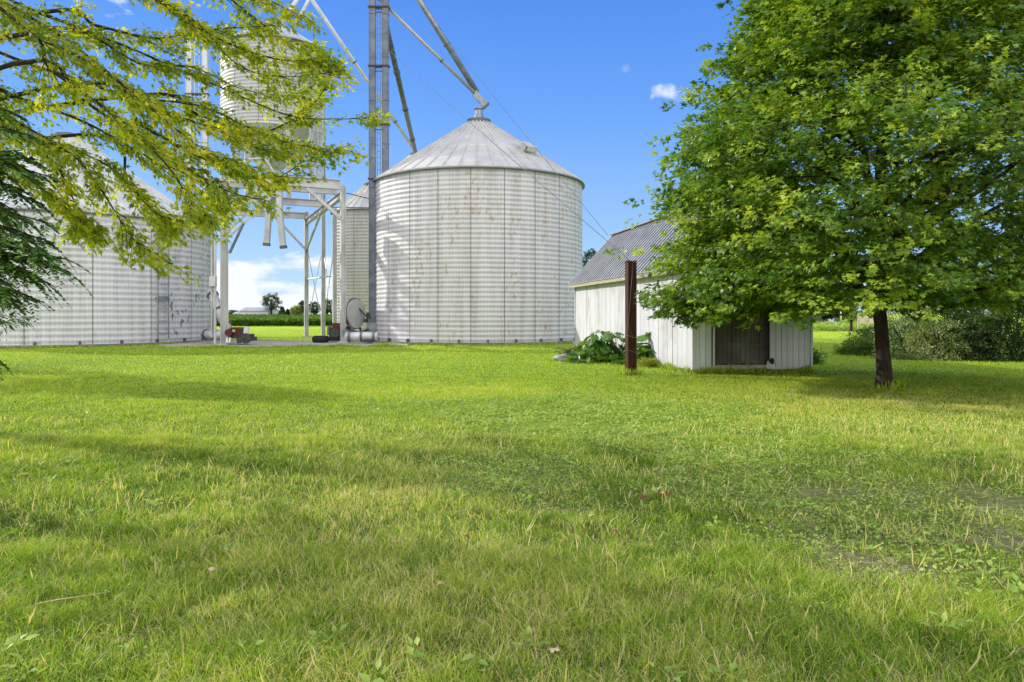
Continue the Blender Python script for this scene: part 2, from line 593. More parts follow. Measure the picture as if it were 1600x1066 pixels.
GV, GF, GT = [], [], []
base = 0
zones = [(150000, 2.6, 5.0, .088, .0040), (210000, 5.0, 9.5, .074, .0056), (190000, 9.5, 19.0, .060, .0095), (130000, 19.0, 42.0, .055, .020), (25000, 42.0, 75.0, .06, .045)]
for n, y0, y1, hh, ww in zones:
    x, y, _, _ = grass_zone(n, y0, y1, hh, ww)
    wm, bm = weed_mask(x, y), bare_mask(x, y)
    keep = (rng.random(n) > wm * .60) & (rng.random(n) > bm * .9) & ~in_poly_drive(x, y)
    keep &= ~(((x + 1.93) ** 2 + (y - 42.96) ** 2 < 6.2 ** 2) | ((x + 24.6) ** 2 + (y - 41) ** 2 < 7.7 ** 2))
    sx, sy = x - 4.8, y - 19.6
    a_, b_ = sx * .986 + sy * .164, -sx * .164 + sy * .986
    keep &= ~((a_ > 0) & (a_ < 3.35) & (b_ > 0) & (b_ < 12.45))
    x, y, wm = x[keep], y[keep], wm[keep]
    n = len(x)
    cl = vnoise(x, y, 2.2, 5)
    cl2 = vnoise(x, y, .35, 6)
    tall = vnoise(x, y, 5.0, 12)
    dm = dry_mask(x, y)
    # far lawn is shorter and more even
    H = hh * (.32 + 1.5 * cl * tall + .30 * cl2) * rng.uniform(.55, 1.35, n) * (1 - .35 * wm)
    H *= np.where(rng.random(n) < .02, 1.6, 1)
    Wd = ww * rng.uniform(.6, 1.3, n)
    az = rng.uniform(0, 2 * np.pi, n)
    lean = rng.uniform(.15, 1.5, n) * H
    dx, dy = np.cos(az), np.sin(az)
    # blade side vector mostly across the view so thin blades still catch light
    sa = rng.uniform(0, 2 * np.pi, n)
    px_, py_ = np.cos(sa) * Wd / 2, np.sin(sa) * Wd / 2
    z0 = np.full(n, -.004)
    flat_ = rng.random(n) < (.07 + .22 * np.clip(vnoise(x, y, 2.6, 91) * 2.2 - .9, 0, 1)) * (y < 20)
    lean = np.where(flat_, H * rng.uniform(1.2, 2.4, n), lean)
    H = np.where(flat_, H * .28 + .01, H)
    V = np.zeros((n, 5, 3))
    V[:, 0] = np.stack([x - px_, y - py_, z0], 1)
    V[:, 1] = np.stack([x + px_, y + py_, z0], 1)
    mx_, my_ = x + dx * lean * .35, y + dy * lean * .35
    V[:, 2] = np.stack([mx_ + px_ * .8, my_ + py_ * .8, H * .6], 1)
    V[:, 3] = np.stack([mx_ - px_ * .8, my_ - py_ * .8, H * .6], 1)
    V[:, 4] = np.stack([x + dx * lean, y + dy * lean, H * rng.uniform(.8, 1.0, n)], 1)
    f = np.array([(0, 1, 2), (0, 2, 3), (3, 2, 4)])
    GF.append((f[None] + (np.arange(n) * 5)[:, None, None]).reshape(-1, 3) + base)
    base += n * 5
    GV.append(V.reshape(-1, 3))
    sunlit_tint = np.clip((y - 8.5) / 7, 0, 1) * .22  # sunlit look of the mid lawn put into blade tint by distance
    fine_ = vnoise(x, y, 9.0, 41)
    T = .12 - .04 * np.clip((8.5 - y) / 3, 0, 1) + .34 * cl2 + .22 * (cl - .5) + .42 * (fine_ - .5) + sunlit_tint + rng.normal(0, .14, n)  # near blades tinted darker, standing in for foreground shade
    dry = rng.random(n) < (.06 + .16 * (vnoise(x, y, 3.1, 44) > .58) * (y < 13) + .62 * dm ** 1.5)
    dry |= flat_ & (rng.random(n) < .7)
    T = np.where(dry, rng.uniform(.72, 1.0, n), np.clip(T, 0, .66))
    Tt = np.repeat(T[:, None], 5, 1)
    Tt[:, :2] -= .26  # root tint lowered, putting shade between blades into the colour
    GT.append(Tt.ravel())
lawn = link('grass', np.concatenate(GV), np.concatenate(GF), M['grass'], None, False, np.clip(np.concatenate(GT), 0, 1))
tag(lawn, kind='stuff')
del GV, GF, GT

# mat weeds: tiny broad leaves close to the ground
n = 230000
y = np.sqrt(rng.uniform(3.0 ** 2, 15.0 ** 2, n))
x = rng.uniform(-1, 1, n) * y * .8
k = rng.random(n) < weed_mask(x, y) * (1 - .8 * bare_mask(x, y))
x, y = x[k], y[k]
n = len(x)
hump = vnoise(x, y, 4.5, 31)
z = .01 + .13 * hump ** 2 * rng.random(n)
P = np.stack([x, y, z], 1)
D = np.stack([rng.normal(0, 1, n), rng.normal(0, 1, n), rng.normal(.15, .25, n)], 1)
N = np.stack([rng.normal(0, .4, n), rng.normal(0, .4, n), np.ones(n)], 1)
S = rng.uniform(.020, .046, n) * np.clip(y / 8, .8, 1.4)
T = .28 + .6 * hump + rng.normal(0, .17, n) + .2 * vnoise(x, y, .8, 8)
w = leaf_obj('weeds', P, D, N, S, T, tmpl_quad(.62), LEAF['weed'])
tag(w, kind='stuff')

# upright dry stems and seed heads
n = 9000
y = np.sqrt(rng.uniform(2.9 ** 2, 11.0 ** 2, n))
x = rng.uniform(-1, 1, n) * y * .8
k = rng.random(n) < np.clip(vnoise(x, y, 1.3, 52) * 1.9 - .6, .05, 1)
x, y = x[k], y[k]
n = len(x)
D = np.stack([rng.normal(0, .42, n), rng.normal(0, .35, n), np.ones(n)], 1)
o = leaf_obj('dry_grass', np.stack([x, y, np.zeros(n)], 1), D, np.tile(np.array([0.2, -1, 0]), (n, 1)) + rng.normal(0, .4, (n, 3)), rng.uniform(.07, .17, n), rng.uniform(.68, 1, n), tmpl_quad(.015), M['grass'])
tag(o, kind='stuff')
# rosettes of broad bright weeds
n = 260
y = np.sqrt(rng.uniform(2.9 ** 2, 10.0 ** 2, n)); x = rng.uniform(-1, 1, n) * y * .75
k = vnoise(x, y, .9, 61) > .52
x, y = x[k], y[k]
n = len(x); m = 14
az = rng.uniform(0, 6.283, (n, m)); rr = rng.uniform(.0, .09, (n, m))
P = np.stack([x[:, None] + np.cos(az) * rr, y[:, None] + np.sin(az) * rr, rng.uniform(.02, .09, (n, m))], 2).reshape(-1, 3)
D = np.stack([np.cos(az), np.sin(az), rng.uniform(0, .9, (n, m))], 2).reshape(-1, 3)
N = rng.normal(0, .3, (n * m, 3)); N[:, 2] += 1
o = leaf_obj('broadleaf_weeds', P, D, N, rng.uniform(.03, .075, n * m), rng.uniform(.35, 1.0, n * m), tmpl_leaf(.5), LEAF['weed'])
tag(o, kind='stuff')

# ------------------------------------------------------------------ grain bins
def bin_wall(c, R, z0, z1, pitch, amp, seg=160):
    mb = MB()
    n = int((z1 - z0) / pitch * 8)
    prof = []
    for i in range(n + 1):
        z = z0 + (z1 - z0) * i / n
        prof.append((R + amp * math.sin(2 * math.pi * z / pitch), z))
    mb.lathe(prof, (c[0], c[1], 0), seg, uvr=R)
    return mb


def bin_roof(root, c, R, ze, rt, zt, ribs, mat, tiers=(), vent=None):
    mb = MB()
    prof = [(R + .10, ze - .10), (R + .12, ze - .03), (R + .02, ze + .03)]
    m = (zt - ze) / (R - rt)
    for tr in tiers:
        zz = ze + (R - tr) * m
        prof += [(tr + .06, zz - .04 * m), (tr + .05, zz + .05)]
    prof += [(rt, zt)]
    mb.lathe(prof, (c[0], c[1], 0), 88)
    for k in range(ribs):
        a = 2 * math.pi * k / ribs + .02
        ca, sa = math.cos(a), math.sin(a)
        bounds = [R + .08] + [t_ for t_ in tiers] + [rt]
        for r_o, r_i in zip(bounds[:-1], bounds[1:]):
            if r_i < 1.2 and k % 2:
                r_i = max(r_i, 1.3)
            p0 = (c[0] + ca * (r_o - .05), c[1] + sa * (r_o - .05), ze + (R - r_o + .05) * m + .03)
            p1 = (c[0] + ca * r_i, c[1] + sa * r_i, ze + (R - r_i) * m + .03)
            mb.beam(p0, p1, .055, .10)
    rf = mb.build('roof', mat, root)
    # dark eave lip
    mb = MB()
    mb.lathe([(R + .045, ze - .16), (R + .16, ze - .15), (R + .16, ze - .10), (R + .045, ze - .09)], (c[0], c[1], 0), 120)
    mb.build('eave_ring', M['galv_dark'], rf)
    mb = MB()
    mb.lathe([(rt + .03, zt - .04), (rt + .06, zt + .10), (rt + .06, zt + .20), (.28, zt + .26), (.28, zt + .30), (.0, zt + .31)], (c[0], c[1], 0), 32)
    mb.build('cap', M['galv_dark'], rf)
    if vent is not None:
        a, r = vent
        ca, sa = math.cos(a), math.sin(a)
        p = Vector((c[0] + ca * r, c[1] + sa * r, ze + (R - r) * m))
        rad, tan_ = Vector((ca, sa, 0)), Vector((-sa, ca, 0))
        dn = (rad - Vector((0, 0, m))).normalized()
        up = tan_.cross(dn)
        if up.z < 0:
            up = -up
        Rm = Matrix((tan_, dn, up)).transposed()
        mb = MB()
        mb.box(p + up * .20, (.55, .42, .42), Rm)
        mb.box(p + up * .42 + dn * .12, (.66, .72, .06), Rm)
        mb.box(p + up * .30 + dn * .47, (.66, .05, .24), Rm)
        mb.build('roof_vent', mat, rf)
    return rf


def grain_bin(c, R, ze, zt, rt, wm, rm, pitch, ribs, label, tiers=(), vent=None, amp=.012, zb=.14):
    root = thing('grain_bin', (c[0], c[1], 0), label, 'grain bin')
    w = bin_wall(c, R, zb, ze, pitch, amp).build('wall', wm, root, smooth=True, uv=True)
    mb = MB()
    mb.lathe([(R + .22, -.1), (R + .22, zb - .03), (R + .1, zb), (R - .3, zb)], (c[0], c[1], 0), 120)
    mb.build('foundation', M['foundation'], root)
    bin_roof(root, c, R, ze, rt, zt, ribs, rm, tiers, vent)
    return root


BC, BR = (-1.93, 42.96), 5.98
big = grain_bin(BC, BR, 9.02, 12.62, .63, M['bin_big'], M['roof_bin'], .245, 44,
                'large round corrugated grain bin with rust stains and a pipe fed conical roof', (3.7,), (math.radians(-48), 3.95))
LC, LR = (-24.6, 41.0), 7.4
left = grain_bin(LC, LR, 6.5, 11.3, .6, M['bin_left'], M['roof_bin_white'], .29, 54,
                 'low wide white grain bin with peeling paint and a ladder behind yellow leaves', (4.2,), (math.radians(-25), 5.9))
small = grain_bin((-11.1, 58.2), 2.95, 9.5, 11.6, .5, M['bin_small'], M['roof_bin'], .25, 30,
                  'narrow stained grain bin behind the bucket elevator and white steel posts')
back = grain_bin((-8.2, 63.0), 4.4, 11.8, 15.0, .5, M['bin_back'], M['roof_bin_white'], .25, 34,
                 'tall pale grain bin whose roof peeks out above the large bin')

# vertical stiffener seams on the big and left wall are in the paint; ladder on the left bin
def ladder_on(root, c, R, a0, z0, z1, w=.46, off=.16, mat='white_steel'):
    ca, sa = math.cos(a0), math.sin(a0)
    r = Vector((ca, sa, 0))
    tt = Vector((-sa, ca, 0))
    b = Vector((c[0], c[1], 0)) + r * (R + off)
    mb = MB()
    for s in (-1, 1):
        mb.beam(b + tt * s * w / 2 + Vector((0, 0, z0)), b + tt * s * w / 2 + Vector((0, 0, z1)), .05, .05)
        z = z0 + .5
        while z < z1:
            mb.beam(b + tt * s * w / 2 + Vector((0, 0, z)) - r * off, b + tt * s * w / 2 + Vector((0, 0, z)), .03, .03)
            z += 1.6
    z = z0 + .3
    while z < z1:
        mb.beam(b - tt * w / 2 + Vector((0, 0, z)), b + tt * w / 2 + Vector((0, 0, z)), .035, .035)
        z += .62
    mb.build('ladder', M[mat], root)


def wall_angle(c, R, px):
    """angle on the bin wall that the photo shows at column px"""
    tx = (px - 800) / F
    # intersect x = tx*y with the circle, nearest root
    A, B, Cc = tx * tx + 1, -2 * (tx * c[0] + c[1]), c[0] ** 2 + c[1] ** 2 - R * R
    y = (-B - math.sqrt(max(B * B - 4 * A * Cc, 0))) / (2 * A)
    return math.atan2(y - c[1], tx * y - c[0])


ladder_on(left, LC, LR, wall_angle(LC, LR, 251), .3, 6.6, .62, .2, 'galv')
# small hardware on walls
for (root, c, R, px, z, s) in ((left, LC, LR, 251, 2.35, (.62, .12, .22)),):
    a = wall_angle(c, R, px)
    r = Vector((math.cos(a), math.sin(a), 0))
    MB().box(Vector((c[0], c[1], z)) + r * (R + .22), s, Matrix.Rotation(a - math.pi / 2, 3, 'Z')).build('ladder_step', M['galv'], root)

# anchor brackets round the foot of the two near bins
for root, c, R in ((big, BC, BR), (left, LC, LR)):
    k_ = 26
    for k in range(k_):
        if math.sin(2 * math.pi * k / k_) > .35:
            continue
        a = 2 * math.pi * k / k_
        r = Vector((math.cos(a), math.sin(a), 0))
        MB().box(Vector((c[0], c[1], .22)) + r * (R + .07), (.09, .14, .16), Matrix.Rotation(a - math.pi / 2, 3, 'Z')).build('anchor_bracket', M['galv_dark'], root)

# spout landing box on top of the big bin
sp = thing('spout_head', (BC[0], BC[1], 13.2), 'short angled inlet box where pipes meet on the large bin roof', 'inlet box')
mb = MB()
mb.lathe([(.28, 12.8), (.28, 13.1), (.22, 13.15), (.22, 13.42), (.30, 13.45), (.30, 13.5), (0, 13.5)], (BC[0], BC[1], 0), 20)
mb.build('collar', M['galv'], sp)
pt = Vector((BC[0], BC[1], 13.60))
mb = MB()
mb.beam(pt + Vector((.42, 0, .06)), pt + Vector((-.25, 0, .80)), .36, .34)
mb.build('elbow', M['galv'], sp)
mb = MB()
mb.box(pt + Vector((.42, 0, .05)), (.07, .46, .46), Matrix.Rotation(math.radians(48), 3, 'Y'))
mb.build('flange', M['galv_dark'], sp)

# ------------------------------------------------------------------ bucket elevator
EY = 41.0
def elevator(pxa, pxb, Y, w, top, label, mat, za=0.0, zb=0.0, brk=(), wlow=None):
    a, b = at(pxa, Y), at(pxb, Y)
    root = thing('bucket_elevator', ((a.x + b.x) / 2, Y, 0), label, 'elevator')
    for p, z0 in ((a, za), (b, zb)):
        zs = z0
        mb = MB()
        mb.box((p.x, Y, (zs + top) / 2), (w, w * .8, top - zs))
        z = zs + 1.2
        while z < top:
            mb.box((p.x, Y, z), (w + .05, w * .8 + .05, .05))
            z += 2.4
        # corner lips
        for s in (-1, 1):
            mb.box((p.x + s * w / 2, Y - w * .4 - .012, (zs + top) / 2), (.03, .024, top - zs))
        mb.build('leg_casing', mat, root)
    x0, x1 = a.x + w / 2, b.x - w / 2
    mb = MB()
    lw = (x1 - x0) * .42
    cx = (x0 + x1) / 2
    for s in (-1, 1):
        mb.box((cx + s * lw / 2, Y - .1, (top + 1) / 2), (.035, .035, top - 1))
    z = .7
    while z < top:
        mb.box((cx, Y - .1, z), (lw, .028, .028))
        z += .34
    mb.build('ladder', mat, root)
    for zb_ in brk:
        mb = MB()
        mb.box(((a.x + b.x) / 2, Y, zb_), (b.x - a.x + w + .12, w * .8 + .14, .07))
        mb.box((cx, Y - .05, zb_ - .28), (x1 - x0, .06, .05))
        mb.build('bracket', M['dark_metal'], root)
    return root


brz = [CH + (HZ - p) / F * EY for p in (-85, 12, 104, 195, 280, 345)]
el = elevator(582, 602.5, EY, .33, 24.5, 'tall twin tube bucket elevator with a ladder beside the large bin', M['galv_elev'], .2, .2, brz[:5])
mb = MB()
mb.box((at(582, EY).x + .35, EY, .55), (1.25, .7, 1.1))
mb.box((at(582, EY).x + .35, EY - .37, .85), (1.0, .05, .4))
mb.build('boot', M['galv'], el)
mb = MB()
for q in range(9):
    z = 1.4 + q * .85
    mb.box((at(582, EY).x + .26, EY - .18, z), (.16, .2, .18))
mb.box((at(582, EY).x + .21, EY - .16, 4.5), (.05, .05, 8.0))
mb.build('conduit', M['galv_dark'], el)
mb = MB()
mb.box((at(592, EY).x, EY, 25.1), (2.3, .9, 1.3))
mb.build('elevator_head', M['galv'], el)

el2 = elevator(296, 321, 52.0, .36, 21.0, 'pale bucket elevator rising behind the low white bin', M['galv_pale'], 0, 0, (8.2, 12.5, 17))

# ------------------------------------------------------------------ grain spouts (pipes)
def spout(p0, p1, r, mat, label, joint=True, truss=None):
    p0, p1 = Vector(p0), Vector(p1)
    root = thing('grain_spout', p1, label, 'grain pipe', 'grain pipes fanning out from the elevator')
    mb = MB()
    mb.tube([p0, p1], r, 14)
    L = (p1 - p0).length
    d = (p1 - p0).normalized()
    mb.build('pipe', mat, root, smooth=True)
    n = int(L / 5.5)
    for i in range(1, n + 1):
        q = p0 + d * (L * i / (n + .5))
        MB().tube([q - d * .05, q + d * .05], r * 1.32, 14).build('joint_band', M['galv_dark'], root)
    if truss:
        up = Vector((0, 0, 1)) - d * d.z
        up.normalize()
        mb = MB()
        ap = (p0 + p1) / 2 + up * truss
        k = max(int(L / 2.2), 3)
        mb.tube([p0, ap, p1], .018, 4)
        for i in range(1, k):
            q = i / k
            b = p0.lerp(p1, q)
            tq = p0.lerp(ap, q * 2) if q < .5 else ap.lerp(p1, (q - .5) * 2)
            mb.tube([b, tq], .015, 4)
        mb.build('truss_wire', M['galv'], root)


top_big = Vector((BC[0] - .22, BC[1], 14.38))
spout(at(586, EY, -8), top_big + Vector((-.05, -.2, .0)), .10, M['spout_grey'], 'slim pale pipe running from the elevator to the large bin peak')
spout(at(600, EY, -88), top_big + Vector((.12, .2, .1)), .175, M['galv'], 'thick grey pipe running steeply down to the large bin peak')
spout(at(603, EY, 40), at(649, 60, 238), .17, M['galv_dark'], 'dark steep pipe between the elevator and the far bin roof')
spout(at(478, 50, -14), at(646, 61, 232), .13, M['galv_pale'], 'long thin pipe crossing the sky behind the elevator to the far roof', truss=None)
spout(at(478, 48, -22), at(428, 47.5, 58), .14, M['galv_pale'], 'short pale pipe entering the raised hopper bin roof', truss=None)
spout(at(492, 48, -20), at(450, 48.5, 66), .12, M['galv_pale'], 'second pale pipe entering the raised hopper bin roof near its right shoulder', truss=None)

# ------------------------------------------------------------------ gantry
FL, FR = Vector((-14.35, 36.9, 0)), Vector((-9.0, 39.4, 0))
u = (FR - FL).normalized()
vdir = Vector((-u.y, u.x, 0))
GL = (FR - FL).length
D_ = 11.4
RL, RR = FL + vdir * D_, FR + vdir * D_
ML, MR = FL + vdir * 5.6, FR + vdir * 5.6
gan = thing('loading_gantry', ((FL + RR) / 2), 'white steel loading frame straddling the drive between the bins', 'steel frame')
HT = 8.45
for p, w in ((FL, .42), (FR, .30), (RL, .30), (RR, .30)):
    mb = MB()
    mb.beam(p, p + Vector((0, 0, HT)), w * .9, w * .85, up=u, sec='I')
    mb.box(p + Vector((0, 0, .04)), (.5, .5, .12))
    mb.build('post', M['white_steel'], gan)
ex = at(523, 46)
MB().beam(ex, ex + Vector((0, 0, 8.2)), .22, .22, up=u, sec='I').build('post', M['white_steel'], gan)
for a, b, zz, h in ((FL, FR, HT, .52), (ML, MR, HT - .25, .42), (RL, RR, HT - .3, .42), (FL + vdir * 1.5, FR + vdir * 1.5, HT - .12, .36)):
    mb = MB()
    e = .12
    mb.beam(a + Vector((0, 0, zz)) - u * e, b + Vector((0, 0, zz)) - u * (.0 if a is not FL else .16), .26, h, sec='I')
    mb.build('cross_beam', M['white_steel'], gan)
for a, b in ((FL, RL), (FR, RR)):
    mb = MB()
    mb.beam(a + Vector((0, 0, HT - .5)) + vdir * .2, b + Vector((0, 0, HT - .7)), .24, .36, sec='I')
    mb.build('side_beam', M['white_steel'], gan)
def brace(a, b, w=.16):
    MB().beam(a, b, w, w).build('brace', M['white_steel'], gan)
Z = lambda z: Vector((0, 0, z))
brace(FR + Z(HT - 1.9), FR - u * 1.9 + Z(HT - .3), .17)
brace(FL + Z(HT - 2.3), FL + u * 1.9 + Z(HT - .3), .19)
brace(RR + Z(HT - 2.6), RR - u * 2.0 + Z(HT - .5), .14)
brace(RL + Z(HT - 2.6), RL + u * 2.0 + Z(HT - .5), .14)
brace(MR + Z(HT - .5), RR + Z(HT - 2.6), .12)
brace(ML + Z(HT - .5), FL + Z(HT - 2.4), .14)
brace(ML + u * .2 + Z(HT - 2.9), ML + u * 2.6 + Z(HT - .5), .13)
# tie rods between rear posts
mb = MB()
A_ = at(505, 50.5)
for a, b in ((RR + Z(.5), A_ + Z(6.3)), (RR + Z(6.3), A_ + Z(.5)), (A_ + Z(.7), ex + Z(6.0)), (A_ + Z(6.0), ex + Z(.7))):
    mb.tube([a, b], .028, 5)
mb.tube([RR + Z(3.9), ex + Z(3.95)], .045, 6)
mb.build('tie_rod', M['galv_pale'], gan)
mb = MB()
mb.tube([FR + Z(8.05), at(579, 41, 311)], .025, 5)
mb.tube([at(515, 46, 324), at(578, 41.2, 325)], .025, 5)
mb.build('tie_wire', M['dark_metal'], gan)
# small equipment box and conduits on front left post
mb = MB()
mb.tube([FL + Vector((-.42, -.1, 0)), FL + Vector((-.42, -.1, 8.2))], .07, 8)
mb.tube([FL + Vector((-.62, 0, .4)), FL + Vector((-.62, 0, 8.2))], .05, 8)
mb.box(FL + Vector((-.5, -.15, 3.2)), (.3, .2, .5))
mb.build('conduit', M['white_steel'], gan)
MB().beam(FL + Vector((.3, -.1, 4.6)), FL + Vector((1.0, -.1, 6.1)), .12, .10).build('lever', M['galv_dark'], gan)

# ------------------------------------------------------------------ hopper bin above the gantry
HC = (-15.3, 47.5)
hop = thing('hopper_bin', (HC[0], HC[1], 0), 'raised galvanised hopper bin with conical base above the white frame', 'hopper bin')
HR = 3.2
bin_wall(HC, HR, 13.0, 18.4, .22, .015, 96).build('wall', M['bin_hopper'], hop, smooth=True, uv=True)
bin_roof(hop, HC, HR, 18.4, .4, 20.2, 24, M['galv_pale'])
mb = MB()
mb.lathe([(.42, 10.3), (.42, 10.75), (.5, 10.8), (HR, 13.0), (HR + .08, 13.02), (HR + .08, 13.12)], (HC[0], HC[1], 0), 64)
mb.build('cone', M['galv_pale'], hop, smooth=False)
legs = [(at(505, 50.2), 0.0), (at(487, 45.5), 8.5), (at(451, 44.4), 8.5), (at(386, 45.6), 8.5), (at(366, 49.3), 8.5)]
for p, z0 in legs:
    MB().beam(p + Z(z0), p + Z(13.3), .26, .26, up=u, sec='I').build('leg', M['white_steel'], hop)
mb = MB()
for (p, _), (q, _) in zip(legs, legs[1:]):
    mb.tube([p + Z(8.8), q + Z(12.8)], .05, 5)
    mb.tube([p + Z(12.8), q + Z(8.8)], .05, 5)
    mb.tube([p + Z(11.1), q + Z(11.1)], .06, 5)
mb.build('bracing', M['galv_pale'], hop)
MB().lathe([(.3, 9.2), (.3, 10.3)], (HC[0], HC[1], 0), 20).build('outlet', M['galv'], hop)

# ladder cage tower right of the hopper
cage = thing('caged_ladder', at(499, 46), 'slender caged ladder climbing to the raised hopper bin', 'ladder')
mb = MB()
c0 = at(499, 46)
for s in (-1, 1):
    mb.box((c0.x + s * .2, 46, 13.4), (.04, .04, 9.8))
z = 8.7
while z < 18.3:
    mb.box((c0.x, 46, z), (.4, .03, .03))
    z += .33
mb.build('rail', M['galv_pale'], cage)
mb = MB()
z = 9.2
while z < 18.3:
    ring = [(c0.x + .36 * math.cos(a), 46 - .35 + .38 * math.sin(a), z) for a in np.linspace(0, 2 * math.pi, 13)]
    mb.tube(ring, .02, 4, caps=False)
    z += .9
for a in np.linspace(0, 2 * math.pi, 6)[:-1]:
    mb.box((c0.x + .36 * math.cos(a), 46 - .35 + .38 * math.sin(a), 13.7), (.025, .025, 9.2))
mb.build('cage', M['galv_pale'], cage)

# hanging loading chutes
def chute(px, Y, y0, y1, bend, label):
    p0, p1 = at(px, Y, y0), at(px, Y, y1)
    root = thing('loading_chute', p1, label, 'chute', 'loading chutes hanging under the white frame')
    mb = MB()
    n = 7
    pts = []
    for i in range(n + 1):
        q = i / n
        p = p0.lerp(p1, q)
        p.x += bend * q * q
        pts.append(p)
    for a, b in zip(pts[:-1], pts[1:]):
        mb.beam(a, b, .31, .26)
    mb.build('sleeve', M['galv_pale'], root)
    d = (pts[-1] - pts[-2]).normalized()
    MB().beam(pts[-1], pts[-1] + d * .16, .36, .30).build('lip', M['galv_dark'], root)
    MB().box(pts[0] + Z(.25), (.7, .5, .5)).build('hopper_gate', M['dark_metal'], root)


chute(420, 42.6, 300, 380, -.12, 'shorter square chute hanging left of its twin')
chute(436.5, 42.2, 296, 384, .22, 'longer pale chute with a dark tip, right one of two')

# ------------------------------------------------------------------ augers and power units
def auger(p0, p1, r, label, mat='galv_pale'):
    root = thing('auger_tube', p0, label, 'auger')
    p0, p1 = Vector(p0), Vector(p1)
    MB().tube([p0, p1], r, 16).build('tube', M[mat], root, smooth=True)
    d = (p1 - p0).normalized()
    L = (p1 - p0).length
    for q in (.12, .5, .9):
        c = p0 + d * L * q
        MB().tube([c - d * .05, c + d * .05], r * 1.25, 16).build('band', M['galv_dark'], root)
    return root


auger(at(318, 38.5, z=.52), at(357, 37.6, z=.50), .22, 'horizontal pale auger tube leaving the low white bin')
auger(at(356, 37.2, z=.75), at(330, 38.6, z=2.75), .24, 'slanting pale auger tube leaning on the low white bin')
auger(at(540, 38.2, z=.42), at(590, 38.2, z=.42), .23, 'horizontal pale auger tube running into the large bin')
# red power unit on the left
pu = thing('auger_engine', at(372, 36.6), 'dark red auger engine with a pale guard at the foot of the left post', 'engine')
def bx(px0, px1, y0, y1, Y, dep):
    a, b = at(px0, Y, y1), at(px1, Y, y0)
    return ((a + b) / 2 + Vector((0, dep / 2, 0)), (abs(b.x - a.x), dep, abs(b.z - a.z)))
mb = MB()
c_, s_ = bx(356, 377, 514, 526, 36.4, .6); mb.box(c_, s_)
c_, s_ = bx(360, 376, 511.5, 515, 36.5, .4); mb.box(c_, s_)
mb.tube([at(357, 36.7, 520), at(357, 36.2, 520)], .18, 12)
mb.build('engine_block', M['red_paint'], pu)
mb = MB()
c_, s_ = bx(380.5, 388, 510.5, 527, 36.1, .08); mb.box(c_, s_, Matrix.Rotation(.06, 3, 'Y'))
mb.build('guard', M['white_steel'], pu)
c_, s_ = bx(363, 367, 515, 519, 36.35, .04)
MB().box(c_, s_).build('decal', M['white_steel'], pu)
mb = MB()
c_, s_ = bx(376, 381, 512, 532, 36.2, .6); mb.box(c_, s_)
c_, s_ = bx(379, 393, 527, 533, 36.1, .8); mb.box(c_, s_)
c_, s_ = bx(387, 392, 522, 528, 36.2, .5); mb.box(c_, s_)
c_, s_ = bx(358, 380, 526, 529, 36.4, .5); mb.box(c_, s_)
mb.tube([at(384, 36.0, 529), at(384, 36.7, 529)], .26, 16)
mb.build('frame', M['dark_metal'], pu)
for px in (355, 360, 371, 376):
    MB().beam(at(px, 36.3, 528), at(px + random.uniform(-2, 3), 36.2, 536), .09, .09).build('leg', M['galv_pale' if px < 361 else 'dark_metal'], pu)

# engine by the right-hand post
pe = thing('auger_engine', at(521, 39.2), 'black and red auger engine half hidden by the right front post', 'engine')
mb = MB()
c_, s_ = bx(519, 531, 505, 514, 39.6, .5); mb.box(c_, s_)
mb.build('engine_block', M['red_paint'], pe)
mb = MB()
c_, s_ = bx(514, 533, 512, 533, 39.7, .6); mb.box(c_, s_)
mb.tube([at(524, 39.4, 520), at(524, 39.9, 520)], .26, 16)
mb.build('frame', M['dark_metal'], pe)
c_, s_ = bx(511, 516, 510, 524, 39.9, .3)
MB().box(c_, s_).build('tank', M['foundation'], pe)
mb = MB()
c_, s_ = bx(540, 549, 509, 521, 39.9, .3)
mb.beam(at(540, 39.5, 520), at(548, 39.5, 511), .5, .35)
mb.build('shroud', M['galv'], pe)
mb = MB()
for (a, b) in (((541, 512), (550, 517)), ((550, 517), (559, 520)), ((543, 509), (548, 514)), ((559, 521), (576, 515))):
    mb.beam(at(a[0], 39.3, a[1]), at(b[0], 39.3, b[1]), .14, .14)
mb.build('linkage', M['dark_metal'], pe)

def tyre(px, Y, r, w, label):
    p = at(px, Y)
    root = thing('tyre', p, label, 'tyre')
    mb = MB()
    prof = []
    for i in range(13):
        a = math.pi * 2 * i / 12
        prof.append((r * .78 + r * .24 * math.cos(a), w / 2 + w / 2 * math.sin(a)))
    mb.lathe(prof, (p.x, p.y, .06), 36)
    mb.build('tread', M['rubber'], root, smooth=True)
    MB().lathe([(r * .6, w * .3), (r * .58, w * .6), (.12, w * .55), (.12, w * .7), (0, w * .7)], (p.x, p.y, .06), 24).build('rim', M['dark_metal'], root)


tyre(501, 39.2, .44, .36, 'flat lying black tyre on the concrete by the right engine')
